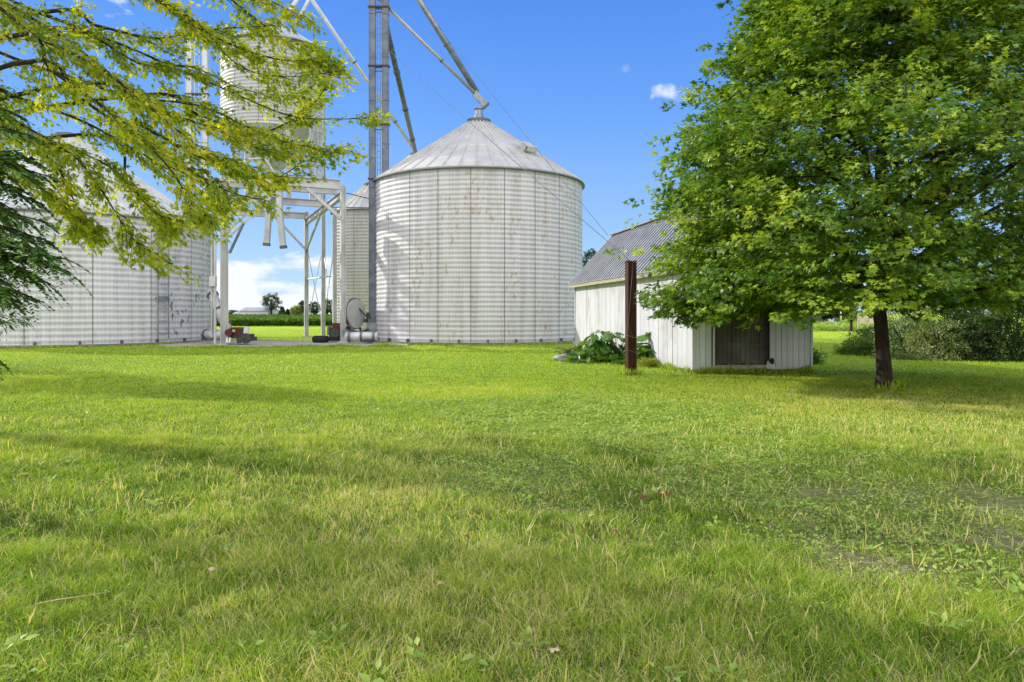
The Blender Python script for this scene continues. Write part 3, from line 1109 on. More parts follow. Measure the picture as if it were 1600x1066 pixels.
# round disc
dr = thing('round_panel', at(557, 41), 'large pale grey round disc standing on edge in front of the narrow bin', 'round panel')
pc = at(556.5, 40.6, 490)
R_ = Matrix.Rotation(math.radians(64), 3, 'Z')
def disc(r, t0, t1, seg=48):
    mb = MB()
    vs, fs = [], []
    for tt in (t0, t1):
        for k in range(seg):
            a = 2 * math.pi * k / seg
            vs.append(pc + R_ @ Vector((r * math.cos(a), tt, r * math.sin(a))))
    fs = [tuple(range(seg)), tuple(range(seg, 2 * seg))[::-1]]
    for k in range(seg):
        fs.append((k, (k + 1) % seg, seg + (k + 1) % seg, seg + k))
    return mb.add(vs, fs)
disc(.80, -.03, .03).build('face', mat_simple('pale disc paint', (.42, .44, .43), (.52, .54, .53), 2, .55), dr)
disc(.85, .035, .16).build('rim', M['galv_dark'], dr)
mb = MB()
mb.beam(pc + Vector((.1, .3, -.7)), pc + Vector((.3, .6, -1.35)), .08, .08)
mb.beam(pc + Vector((.1, .2, .3)), pc + Vector((.55, .3, -.2)), .07, .07)
mb.beam(pc + Vector((.55, .3, -.2)), pc + Vector((.55, .4, -1.3)), .1, .1)
mb.box(pc + Vector((.62, .1, -.1)), (.16, .16, .3))
mb.box(pc + Vector((.5, .1, -.4)), (.2, .16, .2))
mb.build('stand', M['dark_metal'], dr)
tag(MB().box(at(578, 37.9, z=.08), (.22, .22, .36)).box(at(574.5, 37.9, z=.18), (.4, .2, .12)).build('valve_stub', M['dark_metal']),
    'little dark valve stub on the slab edge beside the large bin', 'valve')

# steel guy post
ip = at(985.7, 19.3)
post = thing('steel_post', ip, 'rusty brown steel beam standing upright in the lawn before the shed', 'post')
mb = MB()
Rz = Matrix.Rotation(math.radians(-33), 3, 'Z')
hp = 2.98
Rz = Matrix.Rotation(math.radians(14), 3, 'Z')
for off in (-.105, .105):
    mb.box(ip + Rz @ Vector((off, 0, 0)) + Z(hp / 2 - .05), (.030, .20, hp + .1), Rz)
mb.box(ip + Z(hp / 2 - .05), (.180, .014, hp + .09), Rz)
mb.build('beam', M['rust'], post)
mb = MB()
for z in (2.95, 1.0, .62):
    ring = [ip + Vector((.16 * math.cos(a), .16 * math.sin(a), z + .03 * math.sin(2 * a))) for a in np.linspace(0, 2 * math.pi, 11)]
    mb.tube(ring, .005, 4, caps=False)
mb.tube([ip + Vector((.02, -.17, 1.0)), ip + Vector((-.1, -.19, 1.3)), ip + Vector((.03, -.17, 2.9))], .003, 4)
mb.build('wire_tie', M['galv'], post)

def wire(p0, p1, r, label, sag=.3):
    p0, p1 = Vector(p0), Vector(p1)
    pts = []
    for i in range(13):
        q = i / 12
        p = p0.lerp(p1, q)
        p.z -= sag * 4 * q * (1 - q)
        pts.append(p)
    one('guy_wire', MB().tube(pts, r, 5), M['galv_dark'], label, 'wire', 'guy wires')


wire(at(604, EY, 76), ip + Z(2.96), .012, 'steel guy wire running from the elevator to the rusty post top', .05)
wire(at(604, EY, -60), at(950, 21, 368), .008, 'fainter guy wire passing beyond the large bin toward the shed roof', .1)

# ------------------------------------------------------------------ shed
SO = Vector((4.80, 19.6, 0))
su = Vector((.9865, .1637, 0))       # along the gable front
sv = Vector((-.1637, .9865, 0))      # along the side
SW, SL, SE, SRZ, SB = 3.35, 12.45, 3.10, 4.92, .10
shed = thing('shed', SO + su * SW / 2 + sv * SL / 2, 'white board shed with dark ribbed metal roof and weathered wooden door', 'shed')
RS = Matrix((su, sv, Vector((0, 0, 1)))).transposed()
def S3(a, b, z):
    return SO + su * a + sv * b + Z(z)
# core walls (dark backing seen in the gaps)
mb = MB()
mb.box(S3(SW / 2, SL / 2, (SB + SE) / 2 + .02), (SW - .10, SL - .10, SE - SB - .06), RS)
mb.build('backing', M['dark_metal'], shed)
# side boards, widths grow toward the far end as the photo shows
mb = MB()
b = 0.02
while b < SL - .05:
    w = .33 + .30 * b / SL + random.uniform(-.015, .02)
    w = min(w, SL - b)
    mb.box(S3(.0 + random.uniform(-.006, .006), b + w / 2, (SB + SE) / 2 - random.uniform(0, .015)), (.05, w - .022, SE - SB), RS, random.random())
    b += w
mb.build('side_wall', M['board_side'], shed, tints=True)
mb = MB()
b = 0.0
while b < SL:
    mb.box(S3(SW, b + .15, (SB + SE) / 2), (.05, .285, SE - SB), RS, random.random())
    b += .3
mb.build('side_wall', M['board_front'], shed, tints=True)
D0, D1, DT = .53, 2.02, 2.35
def gable_top(a):
    return SE + (SRZ - SE) * (1 - abs(a - SW / 2) / (SW / 2)) - .06
for face in (0, 1):
    mb = MB()
    a = 0.0
    while a < SW - .02:
        w = min(.167, SW - a)
        a0, a1 = a + .006, a + w - .006
        door = face == 0 and a1 > D0 and a0 < D1
        if door and a0 < D0 and a1 > D0:
            pass
        zb = DT if door else SB
        b0 = (-.035 if face == 0 else SL - .0)
        z0, z1 = gable_top(a0), gable_top(a1)
        if not door:
            zb -= random.uniform(0, .02)
        t_ = .04
        vs = [S3(a0, b0, zb), S3(a1, b0, zb), S3(a1, b0, z1), S3(a0, b0, z0), S3(a0, b0 + t_, zb), S3(a1, b0 + t_, zb), S3(a1, b0 + t_, z1), S3(a0, b0 + t_, z0)]
        mb.add(vs, [(0, 1, 2, 3), (5, 4, 7, 6), (4, 0, 3, 7), (1, 5, 6, 2), (3, 2, 6, 7), (4, 5, 1, 0)], random.random())
        a += w
    mb.build('gable_wall', M['board_front'], shed, tints=True)
# door of bare planks, a ragged patch
dm = MB()
a = D0 - .02
i = 0
while a < D1:
    w = random.uniform(.11, .17)
    w = min(w, D1 - a + .01)
    zb = SB + .12 + random.uniform(0, .05)
    dm.box(S3(a + w / 2, -.012 + random.uniform(-.006, .006), (zb + DT) / 2), (w - .010, .035, DT - zb), RS, random.random())
    a += w
door = dm.build('door', M['door_wood'], shed, tints=True)
for z in (.75, 1.9):
    MB().box(S3((D0 + D1) / 2, -.046, z), (D1 - D0 - .1, .028, .10), RS, .5).build('door_batten', M['door_wood'], door, tints=True)
MB().box(S3((D0 + D1) / 2, -.03, SB + .06), (D1 - D0 + .1, .05, .13), RS).build('sill', M['fascia'], shed)
# remnants of paint, a hole with a loose flap beside the door
mb = MB()
for (a_, z_, w_, h_) in ((D0 + .03, .7, .05, 1.1),):
    MB().box(S3(a_, -.048, z_), (w_, .012, h_), RS @ Matrix.Rotation(random.uniform(-.06, .06), 3, 'Y'), random.random()).build('paint_strip', M['board_front'], shed, tints=True)
mb = MB()
vs = [S3(D1 + .17 + .075 * math.cos(k), -.090, SB + .22 + .085 * math.sin(k + .3 * math.sin(k))) for k in np.linspace(0, 2 * math.pi, 13)[:-1]]
mb.add(vs, [tuple(range(12))])
mb.build('hole', M['rubber'], shed)
mb = MB()
mb.add([S3(D1 + .0, -.075, SB + .02), S3(D1 + .34, -.055, SB + .0), S3(D1 + .26, -.05, SB + .12), S3(D1 + .06, -.07, SB + .24)], [(0, 1, 2, 3)], .2)
mb.build('loose_flap', M['board_front'], shed, tints=True)
# corner boards
mb = MB()
for (a_, b_) in ((-.03, -.045), (SW + .03, -.045), (-.03, SL + .03)):
    MB().box(S3(a_, b_, (SB + SE) / 2), (.05, .05, SE - SB), RS, .4).build('corner_board', M['board_front'], shed, tints=True)
# foundation
MB().box(S3(SW / 2, SL / 2, .04), (SW + .02, SL + .02, .18), RS).build('foundation', M['foundation'], shed)
# roof: two slabs with standing ribs
ov, eo = .22, .30
m_ = (SRZ - SE) / (SW / 2)
for s in (-1, 1):
    mb = MB()
    ae = SW / 2 + s * (SW / 2 + eo)
    ze = SE - eo * m_ + .09
    zr = SRZ + .09
    sl = [S3(ae, -ov, ze), S3(ae, SL + ov, ze), S3(SW / 2, SL + ov, zr), S3(SW / 2, -ov, zr)]
    dn = Z(-.035)
    vs = sl + [p + dn for p in sl]
    mb.add(vs, [(0, 1, 2, 3), (7, 6, 5, 4), (0, 4, 5, 1), (3, 2, 6, 7), (0, 3, 7, 4), (1, 5, 6, 2)])
    rb = MB()
    b = -ov + .02
    nrm = (Vector(sl[1]) - Vector(sl[0])).cross(Vector(sl[3]) - Vector(sl[0])).normalized()
    if nrm.z < 0:
        nrm = -nrm
    while b < SL + ov:
        p0, p1 = S3(ae, b, ze), S3(SW / 2, b, zr)
        rb.beam(p0 + nrm * .010, p1 + nrm * .010, .05, .022, up=nrm)
        b += .34
    rf = mb.build('roof', M['shed_roof'], shed)
    rb.build('rib', M['galv_dark'], rf)  # dark steel on the ribs stands in for their side shadows
MB().beam(S3(SW / 2, -ov - .01, SRZ + .12), S3(SW / 2, SL + ov + .01, SRZ + .12), .22, .05).build('ridge_cap', M['shed_roof'], rf)
for s in (-1, 1):
    ae = SW / 2 + s * (SW / 2 + eo - .05)
    ze = SE - eo * m_ - .03
    MB().beam(S3(ae, -ov + .02, ze + .03), S3(ae, SL + ov - .02, ze + .03), .04, .15).build('fascia', M['fascia'], shed)
    MB().box(S3(SW / 2 + s * (SW / 2 + .12), SL / 2, ze + .03), (.22, SL, .03), RS).build('soffit', M['fascia'], shed)
    for bb in (-ov + .0, SL + ov):
        MB().beam(S3(ae, bb, ze + .06), S3(SW / 2, bb, SRZ - .04), .04, .15).build('barge_board', M['fascia'], shed)

# ------------------------------------------------------------------ Norway maple on the right
TB = at(1383, 15.5)
maple = thing('maple_tree', TB, 'big dense green maple tree with a dark trunk beside the shed', 'tree')
prof_z = np.array([1.55, 1.75, 2.4, 3.1, 3.75, 4.4, 5.5, 6.4, 7.4, 8.2, 9.5, 10.6, 11.6])
prof_r = np.array([3.3, 4.5, 4.4, 4.3, 4.45, 4.45, 4.05, 3.5, 2.9, 2.35, 1.8, 1.1, .2])
tb = MB()
tp = [TB + Vector((.03, 0, -.1)), TB + Vector((.02, 0, .0)), TB + Vector((-.01, 0, .25)), TB + Vector((-.05, 0, .8)), TB + Vector((-.09, 0, 1.4)), TB + Vector((-.16, .02, 2.1)),
      TB + Vector((-.15, .05, 3.4)), TB + Vector((-.05, .0, 5.2)), TB + Vector((.02, .05, 7.5)), TB + Vector((0, 0, 10.5))]
tb.tube(tp, [.42, .27, .165, .14, .135, .135, .115, .11, .07, .02], 14)
trunk = tb.build('trunk', M['bark_dark'], maple, smooth=True)
lb = MB()
ends = []
for i in range(64):
    z1 = random.uniform(1.9, 10.5)
    az = i * 2.399 + random.uniform(-.2, .2)
    r = np.interp(z1, prof_z, prof_r) * random.uniform(.7, .92)
    z0 = max(1.75, z1 - r * random.uniform(.35, .7))
    if z1 < 3.2:
        z0 = random.uniform(1.9, 2.6)
    q = min(z0 / 10.5, 1)
    p0 = TB + Vector((-.12 * (1 - q), 0, z0))
    p1 = TB + Vector((math.cos(az) * r, math.sin(az) * r, z1))
    pts = limb(lb, p0, p1, .062 * (1 - q) + .02, .008, .12 * r if z1 > 3 else .1, 6, 6, .06)
    for j in range(2):
        a = pts[random.randint(2, 5)]
        d = Vector((math.cos(az + random.uniform(-1, 1)), math.sin(az + random.uniform(-1, 1)), random.uniform(-.2, .6)))
        limb(lb, a, a + d * random.uniform(.6, 1.4), .018, .004, .05, 4, 5, .08)
lb.build('limb', M['bark_dark'], maple)
# boughs: clumps spread through the volume
nb = 1750
u_ = rng.random(nb)
zz = 1.62 + (11.5 - 1.62) * u_ ** 1.12
azb = rng.uniform(0, 2 * np.pi, nb)
Rm_ = np.interp(zz, prof_z, prof_r)
lump = .85 + .32 * vnoise(azb * 2.0, zz * 1.05, 1.0, 4)
lump *= 1 + .22 * np.clip(np.cos(azb - .3), 0, 1)
frac = np.where(rng.random(nb) < .80, rng.uniform(.80, 1.0, nb), rng.uniform(.35, .8, nb))
rad_ = Rm_ * frac * lump
cen = np.stack([TB.x + np.cos(azb) * rad_, TB.y + np.sin(azb) * rad_, zz], 1)
cen[:, 2] = np.maximum(cen[:, 2], np.where(np.cos(azb) > -.55, 2.05, 1.80))
outw = np.stack([np.cos(azb), np.sin(azb), np.clip((zz - 4.5) / 8, -.25, .9)], 1)
# each bough = several sprays in a shelf
sp_per = 7
c2 = np.repeat(cen, sp_per, 0)
o2 = np.repeat(outw, sp_per, 0)
off = rng.normal(0, 1, (len(c2), 3)) * np.array([.36, .36, .19])
c2 = c2 + off
c2[:, 2] -= .12 * np.linalg.norm(off[:, :2], axis=1)
tb_ = np.repeat(rng.normal(.44, .20, nb), sp_per) + rng.normal(0, .08, len(c2))
P, D, N, S, T = sprays(c2, o2 + rng.normal(0, .3, c2.shape), 19, rng.uniform(.15, .30, len(c2)), .42, .106, .55, tb_, .17)
S = S * rng.choice([.7, .9, 1.0, 1.15, 1.3], len(S))
S = S * np.clip(P[:, 1] / 14.5, .72, 1.1)
leaf_obj('crown', P, D, N, S, T, tmpl_maple(), LEAF['maple'], maple)
# protruding leafy shoots on the left outline and a light top-shoot
tips = []
for i in range(90):
    z = random.uniform(1.9, 9.5)
    az = random.uniform(math.pi * .75, math.pi * 1.7)
    r = np.interp(z, prof_z, prof_r) * random.uniform(.96, 1.05)
    for q in range(4):
        tips.append((TB.x + math.cos(az) * (r + q * .09), TB.y + math.sin(az) * (r + q * .09), z + q * .045))
tips = np.array(tips)
P, D, N, S, T = sprays(tips, tips - np.array([TB.x, TB.y, 4.0]), 7, np.full(len(tips), .12), .7, .10, .3, np.full(len(tips), .72), .12)
leaf_obj('shoot', P, D, N, S, T, tmpl_maple(), LEAF['maple'], maple)

# ------------------------------------------------------------------ overhanging tree, upper left
OT = Vector((-13.0, 12.5, 0))
over = thing('overhanging_tree', OT, 'tree reaching in from outside the frame with yellow green leaves on thin drooping branches', 'tree')
tb = MB()
tb.tube([OT + Z(-.1), OT + Z(.4), OT + Z(2.5), OT + Vector((.3, 0, 5)), OT + Vector((.5, 0, 9)), OT + Vector((.3, 0, 13))], [.45, .36, .3, .24, .15, .04], 14)
tb.build('trunk', M['bark_dark'], over, smooth=True)
paths = [
    [(-170, -60), (60, 20), (190, 70), (330, 130), (450, 180), (530, 186), (583, 184)],
    [(-170, 40), (60, 105), (200, 150), (310, 165), (400, 205), (470, 228), (548, 236)],
    [(-170, 80), (20, 150), (130, 190), (230, 245), (300, 290), (345, 318), (395, 300)],
    [(-120, 170), (30, 210), (110, 240), (160, 300), (205, 370), (245, 398)],
    [(-120, -100), (120, -60), (260, 10), (340, 60), (420, 90), (480, 96), (508, 98)],
    [(-80, -170), (200, -80), (330, -20), (400, 30), (440, 62), (490, 72)],
    [(-60, 150), (40, 215), (95, 270), (125, 340), (133, 352)],
    [(120, 130), (220, 195), (300, 240), (370, 268), (430, 278), (475, 250)],
    [(200, 150), (300, 175), (390, 210), (470, 180), (510, 135), (505, 128)],
    [(-100, -10), (60, 60), (160, 110), (260, 190), (330, 240), (400, 262)],
    [(-100, 100), (10, 180), (90, 225), (170, 260), (240, 330), (280, 345)],
    [(-130, -140), (60, -90), (190, -30), (300, 30), (370, 100), (440, 120), (540, 110)],
    [(60, 20), (150, 40), (240, 60), (300, 50), (350, 45), (430, 40)],
    [(-100, -60), (0, 0), (100, 60), (190, 130), (250, 170), (330, 200), (410, 235), (452, 240)],
    [(0, 60), (80, 110), (170, 175), (220, 215), (270, 270), (300, 320), (330, 345)],
    [(250, -60), (330, -20), (390, -10), (440, 10), (478, 30)],
    [(-60, 200), (0, 250), (60, 290), (110, 330), (135, 350)],
    [(-60, 20), (40, 40), (130, 50), (220, 100), (300, 105), (380, 140), (460, 150)],
    [(130, 210), (200, 285), (250, 340), (262, 360)],
    [(20, 100), (120, 150), (210, 215), (290, 262), (360, 300), (412, 312)],
]
bb = MB()
leafc, leafo, leaft = [], [], []
def catmull(pts, n):
    out = []
    P_ = [pts[0]] + pts + [pts[-1]]
    for i in range(1, len(P_) - 2):
        for k in range(n):
            t_ = k / n
            a, b_, c_, d_ = P_[i - 1], P_[i], P_[i + 1], P_[i + 2]
            out.append(.5 * ((2 * b_) + (c_ - a) * t_ + (2 * a - 5 * b_ + 4 * c_ - d_) * t_ * t_ + (3 * b_ - a - 3 * c_ + d_) * t_ ** 3))
    out.append(pts[-1])
    return out
for bi, pa in enumerate(paths):
    Y0 = random.uniform(9.2, 12.2)
    dY = random.uniform(-1.2, .9)
    pts = [at(px, Y0 + dY * i / len(pa), py) for i, (px, py) in enumerate(pa)]
    # carry the branch back to the trunk
    root_p = OT + Vector((.3, 0, min(max(pts[0].z - .8, 2.5), 9.5)))
    pts = [root_p] + pts
    cur = catmull(pts, 5)
    n = len(cur)
    bb.tube(cur, [.034 * (1 - q / n) ** 1.4 + .0040 for q in range(n)], 6)
    for j in range(3, n):
        p = cur[j]
        d = (cur[j] - cur[j - 1]).normalized()
        frac = j / n
        if frac < .12:
            continue
        for s in (-1, 1):
            if random.random() > (.80 if math.sin(bi * 2.1 + j * .55) > -.2 else .42) * (.68 if p.x / p.y > -.40 else 1):
                continue
            side = d.cross(Vector((0, 0, 1))).normalized() * s
            tdir = (d * random.uniform(.7, 1.1) + side * random.uniform(.3, .9) + Vector((0, 0, random.uniform(-.55, .15)))).normalized()
            L = random.uniform(.25, .75) * (1.1 - .4 * frac)
            e = p + tdir * L
            tw = limb(bb, p, e, .007, .002, .03, 3, 4, .08)
            nn = max(3, int(L / .10))
            bt = random.gauss(.48, .2)
            for q in range(nn + 1):
                if random.random() < .15:
                    continue
                c_ = p.lerp(e, (q + .4) / (nn + .4))
                leafc.append(c_); leafo.append(tdir); leaft.append(bt)
        if frac > .55 and random.random() < .6:
            leafc.append(p); leafo.append(d); leaft.append(random.gauss(.5, .15))
# crown higher up and out of view to the left, for its shade
for i in range(30):
    az, r = random.uniform(0, 2 * math.pi), random.uniform(.5, 4)
    z = random.uniform(6, 14)
    p = OT + Vector((math.cos(az) * r * 1.1, math.sin(az) * r, z))
    px = 800 + p.x / p.y * F
    py = HZ - (p.z - CH) / p.y * F
    if px > 430 or (py > -10 and px > -40) or p.x > -8:
        continue
    for q in range(5):
        leafc.append(p + Vector([random.gauss(0, .35) for _ in range(3)])); leafo.append(Vector((math.cos(az), math.sin(az), -.2))); leaft.append(.45)
    if i % 6 == 0:
        limb(bb, OT + Vector((.3, 0, max(3, z - 2))), p, .05, .01, .2, 5, 5)
leafc, leafo = np.array([tuple(v) for v in leafc]), np.array([tuple(v) for v in leafo])
bb.build('branch', M['bark_dark'], over)
P, D, N, S, T = sprays(leafc, leafo, 9, np.full(len(leafc), .15), .7, .078, .5, np.array(leaft), .16)
N = N + rng.normal(0, .55, N.shape)
V_, F_ = tmpl_maple()
V_ = V_.copy(); V_[:, 0] *= .72; V_[:, 1] *= 1.25
leaf_obj('crown', P, D, N, S, T, (V_, F_), LEAF['overhang'], over)

# ------------------------------------------------------------------ cedar at the left edge
CB = Vector((-5.75, 6.6, 0))
ced = thing('cedar_tree', CB, 'dark green cedar tree with feathery drooping boughs at the frame edge', 'tree')
MB().tube([CB + Z(-.1), CB + Z(1), CB + Z(4), CB + Z(8.5)], [.2, .17, .12, .02], 10).build('trunk', M['bark_dark'], ced, smooth=True)
bb = MB()
Pc, Dc, Sc, Tc = [], [], [], []
targets = []
for i in range(210):
    z = random.uniform(2.0, 8.2)
    az = random.uniform(0, 2 * math.pi)
    r = (1.2 * (1 - z / 9.5) + .2) * random.uniform(.75, 1.05)
    targets.append((CB + Vector((math.cos(az) * r, math.sin(az) * r, z)), .75))
for px, py in ((108, 425), (75, 400), (60, 470), (30, 480), (48, 350), (70, 320), (20, 420), (80, 445), (90, 280), (40, 300), (2, 565), (35, 235), (60, 250), (96, 415), (28, 455), (60, 430), (85, 380), (15, 330), (50, 380), (25, 280), (66, 290), (82, 350), (40, 420), (100, 405), (10, 250), (55, 215), (30, 180), (12, 400)):
    targets.append((at(px, 6.1 + random.uniform(-.3, .3), py), 1.0))
for p, sc_ in targets:
    base_ = Vector((CB.x, CB.y, max(.6, p.z + random.uniform(.0, .5))))
    pts = limb(bb, base_, p, .02, .004, .12, 7, 5, .05)
    for j in range(2, len(pts)):
        for q in range(3):
            s_p = pts[j - 1].lerp(pts[j], q / 3)
            d = (pts[j] - pts[j - 1]).normalized()
            for s in (-1, 1):
                side = d.cross(Vector((0, 0, 1))).normalized() * s
                bd = (d * .8 + side * random.uniform(.4, 1.0) + Vector((0, 0, random.uniform(-.6, .05)))).normalized()
                L = random.uniform(.12, .30)
                m = int(L / .016)
                for k in range(m):
                    c_ = s_p + bd * (L * k / m) + Vector((0, 0, -.25 * (L * k / m) ** 2 * 6))
                    s2 = bd.cross(Vector((0, 0, 1))).normalized() * (1 if k % 2 else -1)
                    Pc.append(tuple(c_))
                    Dc.append(tuple(bd * .9 + s2 * .7 + Vector((0, 0, random.uniform(-.3, .1)))))
                    Sc.append(.072 * (1.15 - k / m * .7))
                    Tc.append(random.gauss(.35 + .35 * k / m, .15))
bb.build('bough', M['bark_dark'], ced)
Pc, Dc, Sc, Tc = np.array(Pc), np.array(Dc), np.array(Sc), np.array(Tc)
Nn = rng.normal(0, .35, Pc.shape); Nn[:, 2] += 1
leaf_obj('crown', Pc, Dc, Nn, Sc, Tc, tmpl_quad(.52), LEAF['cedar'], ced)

# second tree almost out of frame, sized for the shade it casts on the lawn
OT2 = Vector((-16.6, 20.0, 0))
dk = thing('spruce_tree', OT2, 'dark evergreen tree mostly unseen past the left frame edge, sized for its shade on the lawn', 'tree')
MB().tube([OT2 + Z(-.1), OT2 + Z(4), OT2 + Z(7.6)], [.3, .2, .03], 10).build('trunk', M['bark_dark'], dk, smooth=True)
nb = 520
z = rng.uniform(1.2, 7.4, nb)
az = rng.uniform(0, 2 * np.pi, nb)
r = (3.0 * (1 - z / 8.4) + .3) * rng.uniform(.55, 1.03, nb)
cen = np.stack([OT2.x + np.cos(az) * r, OT2.y + np.sin(az) * r, z], 1)
P, D, N, S, T = sprays(cen, np.stack([np.cos(az), np.sin(az), np.full(nb, -.25)], 1), 24, np.full(nb, .42), .3, .22, .6, np.full(nb, .35), .2)
leaf_obj('crown', P, D, N, S, T, tmpl_leaf(.28), LEAF['cedar'], dk)

# ------------------------------------------------------------------ plants by the shed
def burdock(c, n, h, rad, label, seed):
    r_ = random.Random(seed)
    root = thing('burdock_plant', c, label, 'plant', 'big leaved weeds along the shed wall')
    st = MB()
    lf = MB()
    for i in range(n):
        az = r_.uniform(0, 2 * math.pi)
        rr = rad * math.sqrt(r_.random())
        zz = h * (1 - .62 * (rr / rad) ** 1.5) * r_.uniform(.45, 1.0)
        p = Vector((c[0] + math.cos(az) * rr * 1.0, c[1] + math.sin(az) * rr * .8, max(zz, .10)))
        foot = Vector((c[0] + math.cos(az) * rr * .3, c[1] + math.sin(az) * rr * .3, 0))
        st.tube([foot, foot.lerp(p, .5) + Z(.08), p], [.012, .010, .007], 5)
        L = r_.uniform(.28, .52)
        W = L * r_.uniform(.62, .8)
        out = Vector((math.cos(az), math.sin(az), r_.uniform(-.9, .35))).normalized()
        side = out.cross(Vector((0, 0, 1))).normalized()
        up = side.cross(out).normalized()
        tilt = r_.uniform(-.6, .6)
        side = (side * math.cos(tilt) + up * math.sin(tilt)).normalized()
        up = side.cross(out).normalized()
        ns, nw = 7, 4
        vs, fs = [], []
        prof = [.28, .82, 1.0, .95, .78, .5, .2, .0]
        for a in range(ns + 1):
            q = a / ns
            for b_ in range(-nw, nw + 1):
                w_ = b_ / nw
                ruff = math.sin(q * 16 + b_ * 2.1 + i) * .018 * abs(w_)
                v_ = p + out * (L * (q - .12 - (.12 * abs(w_) if a == 0 else 0))) + side * (W / 2 * prof[a] * w_) + up * (.06 * abs(w_) * L * 2 - .30 * L * q * q + ruff)
                vs.append(v_)
        wd = 2 * nw + 1
        for a in range(ns):
            for b_ in range(wd - 1):
                fs.append((a * wd + b_, a * wd + b_ + 1, (a + 1) * wd + b_ + 1, (a + 1) * wd + b_))
        lf.add(vs, fs, min(1, max(0, r_.gauss(.5, .25))))
    st.build('stem', LEAF['burdock'], root, tints=True)
    lf.build('leaf', LEAF['burdock'], root, smooth=True, tints=True)


burdock(at(930, 24.6), 46, 1.22, .66, 'tall burdock clump with huge leaves left of the rusty post', 1)
burdock(at(958, 24.4), 44, 1.12, .66, 'rounded burdock clump just behind the rusty post', 2)
burdock(at(912, 24.0), 16, .45, .40, 'low outlying burdock clump at the far left of the row', 3)
burdock(at(1013, 22.7), 46, 1.02, .42, 'dark burdock clump right of the rusty post against the boards', 4)
burdock(at(975, 23.6), 16, .40, .50, 'small burdock clump low at the foot of the rusty post', 5)
# yellow weed
c = at(1013, 22.0)
root = thing('yellow_weed', c, 'small spiky yellow green weed before the shed corner', 'plant')
n = 520
az = rng.uniform(0, 2 * np.pi, n)
P = np.stack([c.x + rng.normal(0, .13, n), c.y + rng.normal(0, .08, n), rng.uniform(0, .16, n)], 1)
D = np.stack([np.cos(az), np.sin(az), rng.uniform(.2, 1.6, n)], 1)
N = rng.normal(0, .5, (n, 3)); N[:, 2] += 1
leaf_obj('leaf', P, D, N, rng.uniform(.10, .24, n), rng.uniform(.2, 1, n), tmpl_quad(.14), LEAF['yellow_plant'], root)
# rubble at far left of the plants
for i, (px, yy, s, lab, mt) in enumerate(((879, 25.2, .24, 'pale broken stone at the end of the plant row', 'concrete'), (889, 25.6, .30, 'dark stone lump between the pale stone and the burdock', 'dark_metal'), (885, 24.4, .14, 'smallest stone lying in the grass before the rubble', 'foundation'), (893, 26.6, .26, 'grey stone resting near the shed corner', 'foundation'))):
    c = at(px, yy)
    import bmesh
    bm = bmesh.new()
    bmesh.ops.create_icosphere(bm, subdivisions=2, radius=s)
    for v_ in bm.verts:
        k = 1 + .28 * math.sin(v_.co.x * 17 + i * 3) * math.cos(v_.co.y * 13 + i) + random.uniform(-.08, .08)
        v_.co = Vector((v_.co.x * 1.25 * k, v_.co.y * k, v_.co.z * .62 * k + s * .35))
        v_.co += c
    vs = [tuple(v_.co) for v_ in bm.verts]
    fs = [tuple(q.index for q in f.verts) for f in bm.faces]
    bm.free()
    tag(link('stone', vs, fs, M[mt]), lab, 'stone', 'rubble by the shed')
one('wooden_stake', MB().beam(at(897, 25.9), at(897, 25.9, z=.62), .07, .05), M['fascia'], 'short leaning wooden stake behind the rubble', 'stake')
mb = MB()
for i in range(14):
    a = at(883 + random.uniform(-3, 12), 25.5 + random.uniform(-.3, .3), z=.08 + random.uniform(0, .3))
    mb.tube([a, a + Vector((random.uniform(-.5, .5), random.uniform(-.2, .2), random.uniform(-.05, .2)))], .012, 5)
one('brush_pile', mb, M['bark'], 'tangle of brown sticks heaped on the rubble', 'sticks')

def far_tree(px, Y, top, wpx, mat, label, bot=None, trunk=True, dens=240, name='broadleaf_tree', cone=False, group='far trees along the field edge'):
    c = at(px, Y)
    H = at(px, Y, top).z
    R = wpx / 2 / F * Y
    root = thing(name, c, label, 'tree', group)
    zb = H * .25 if bot is None else at(px, Y, bot).z
    mb = MB()
    mb.tube([c + Z(-.1), c + Z(max(zb, .5) + .1), c + Z(H * .8)], [R * .09 + .08, R * .07 + .06, .04], 8)
    for k in range(7):
        az = k * .9 + px
        limb(mb, c + Z(zb + (H - zb) * .08 * (k % 3)), c + Vector((math.cos(az) * R * .65, math.sin(az) * R * .65, zb + (H - zb) * random.uniform(.35, .8))), R * .03 + .03, .02, .0, 4, 5)
    mb.build('trunk', M['bark_dark'], root)
    nb = dens
    if cone:
        q = rng.random(nb) ** 1.4
        az = rng.uniform(0, 6.283, nb)
        rr = R * (1 - q) * rng.uniform(.6, 1.05, nb)
        cen = np.stack([c.x + np.cos(az) * rr, c.y + np.sin(az) * rr, zb + (H - zb) * q], 1)
        dirs = np.stack([np.cos(az), np.sin(az), np.full(nb, -.1)], 1)
    else:
        dirs = unit(rng.normal(0, 1, (nb, 3)))
        lump = .72 + .42 * vnoise(dirs[:, 0] * 2.4 + px, dirs[:, 2] * 2.4 + dirs[:, 1], 1, int(px) % 17)
        rad = rng.uniform(.5, 1.0, nb) * lump
        cen = np.array([c.x, c.y, (zb + H) / 2]) + dirs * rad[:, None] * np.array([R, R, (H - zb) / 2])
    sz = max(1.6 / F * Y, .12)
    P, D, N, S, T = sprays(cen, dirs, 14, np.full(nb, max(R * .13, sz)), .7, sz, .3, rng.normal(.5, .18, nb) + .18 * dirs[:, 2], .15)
    leaf_obj('crown', P, D, N, S, T, tmpl_quad(.7), mat, root)


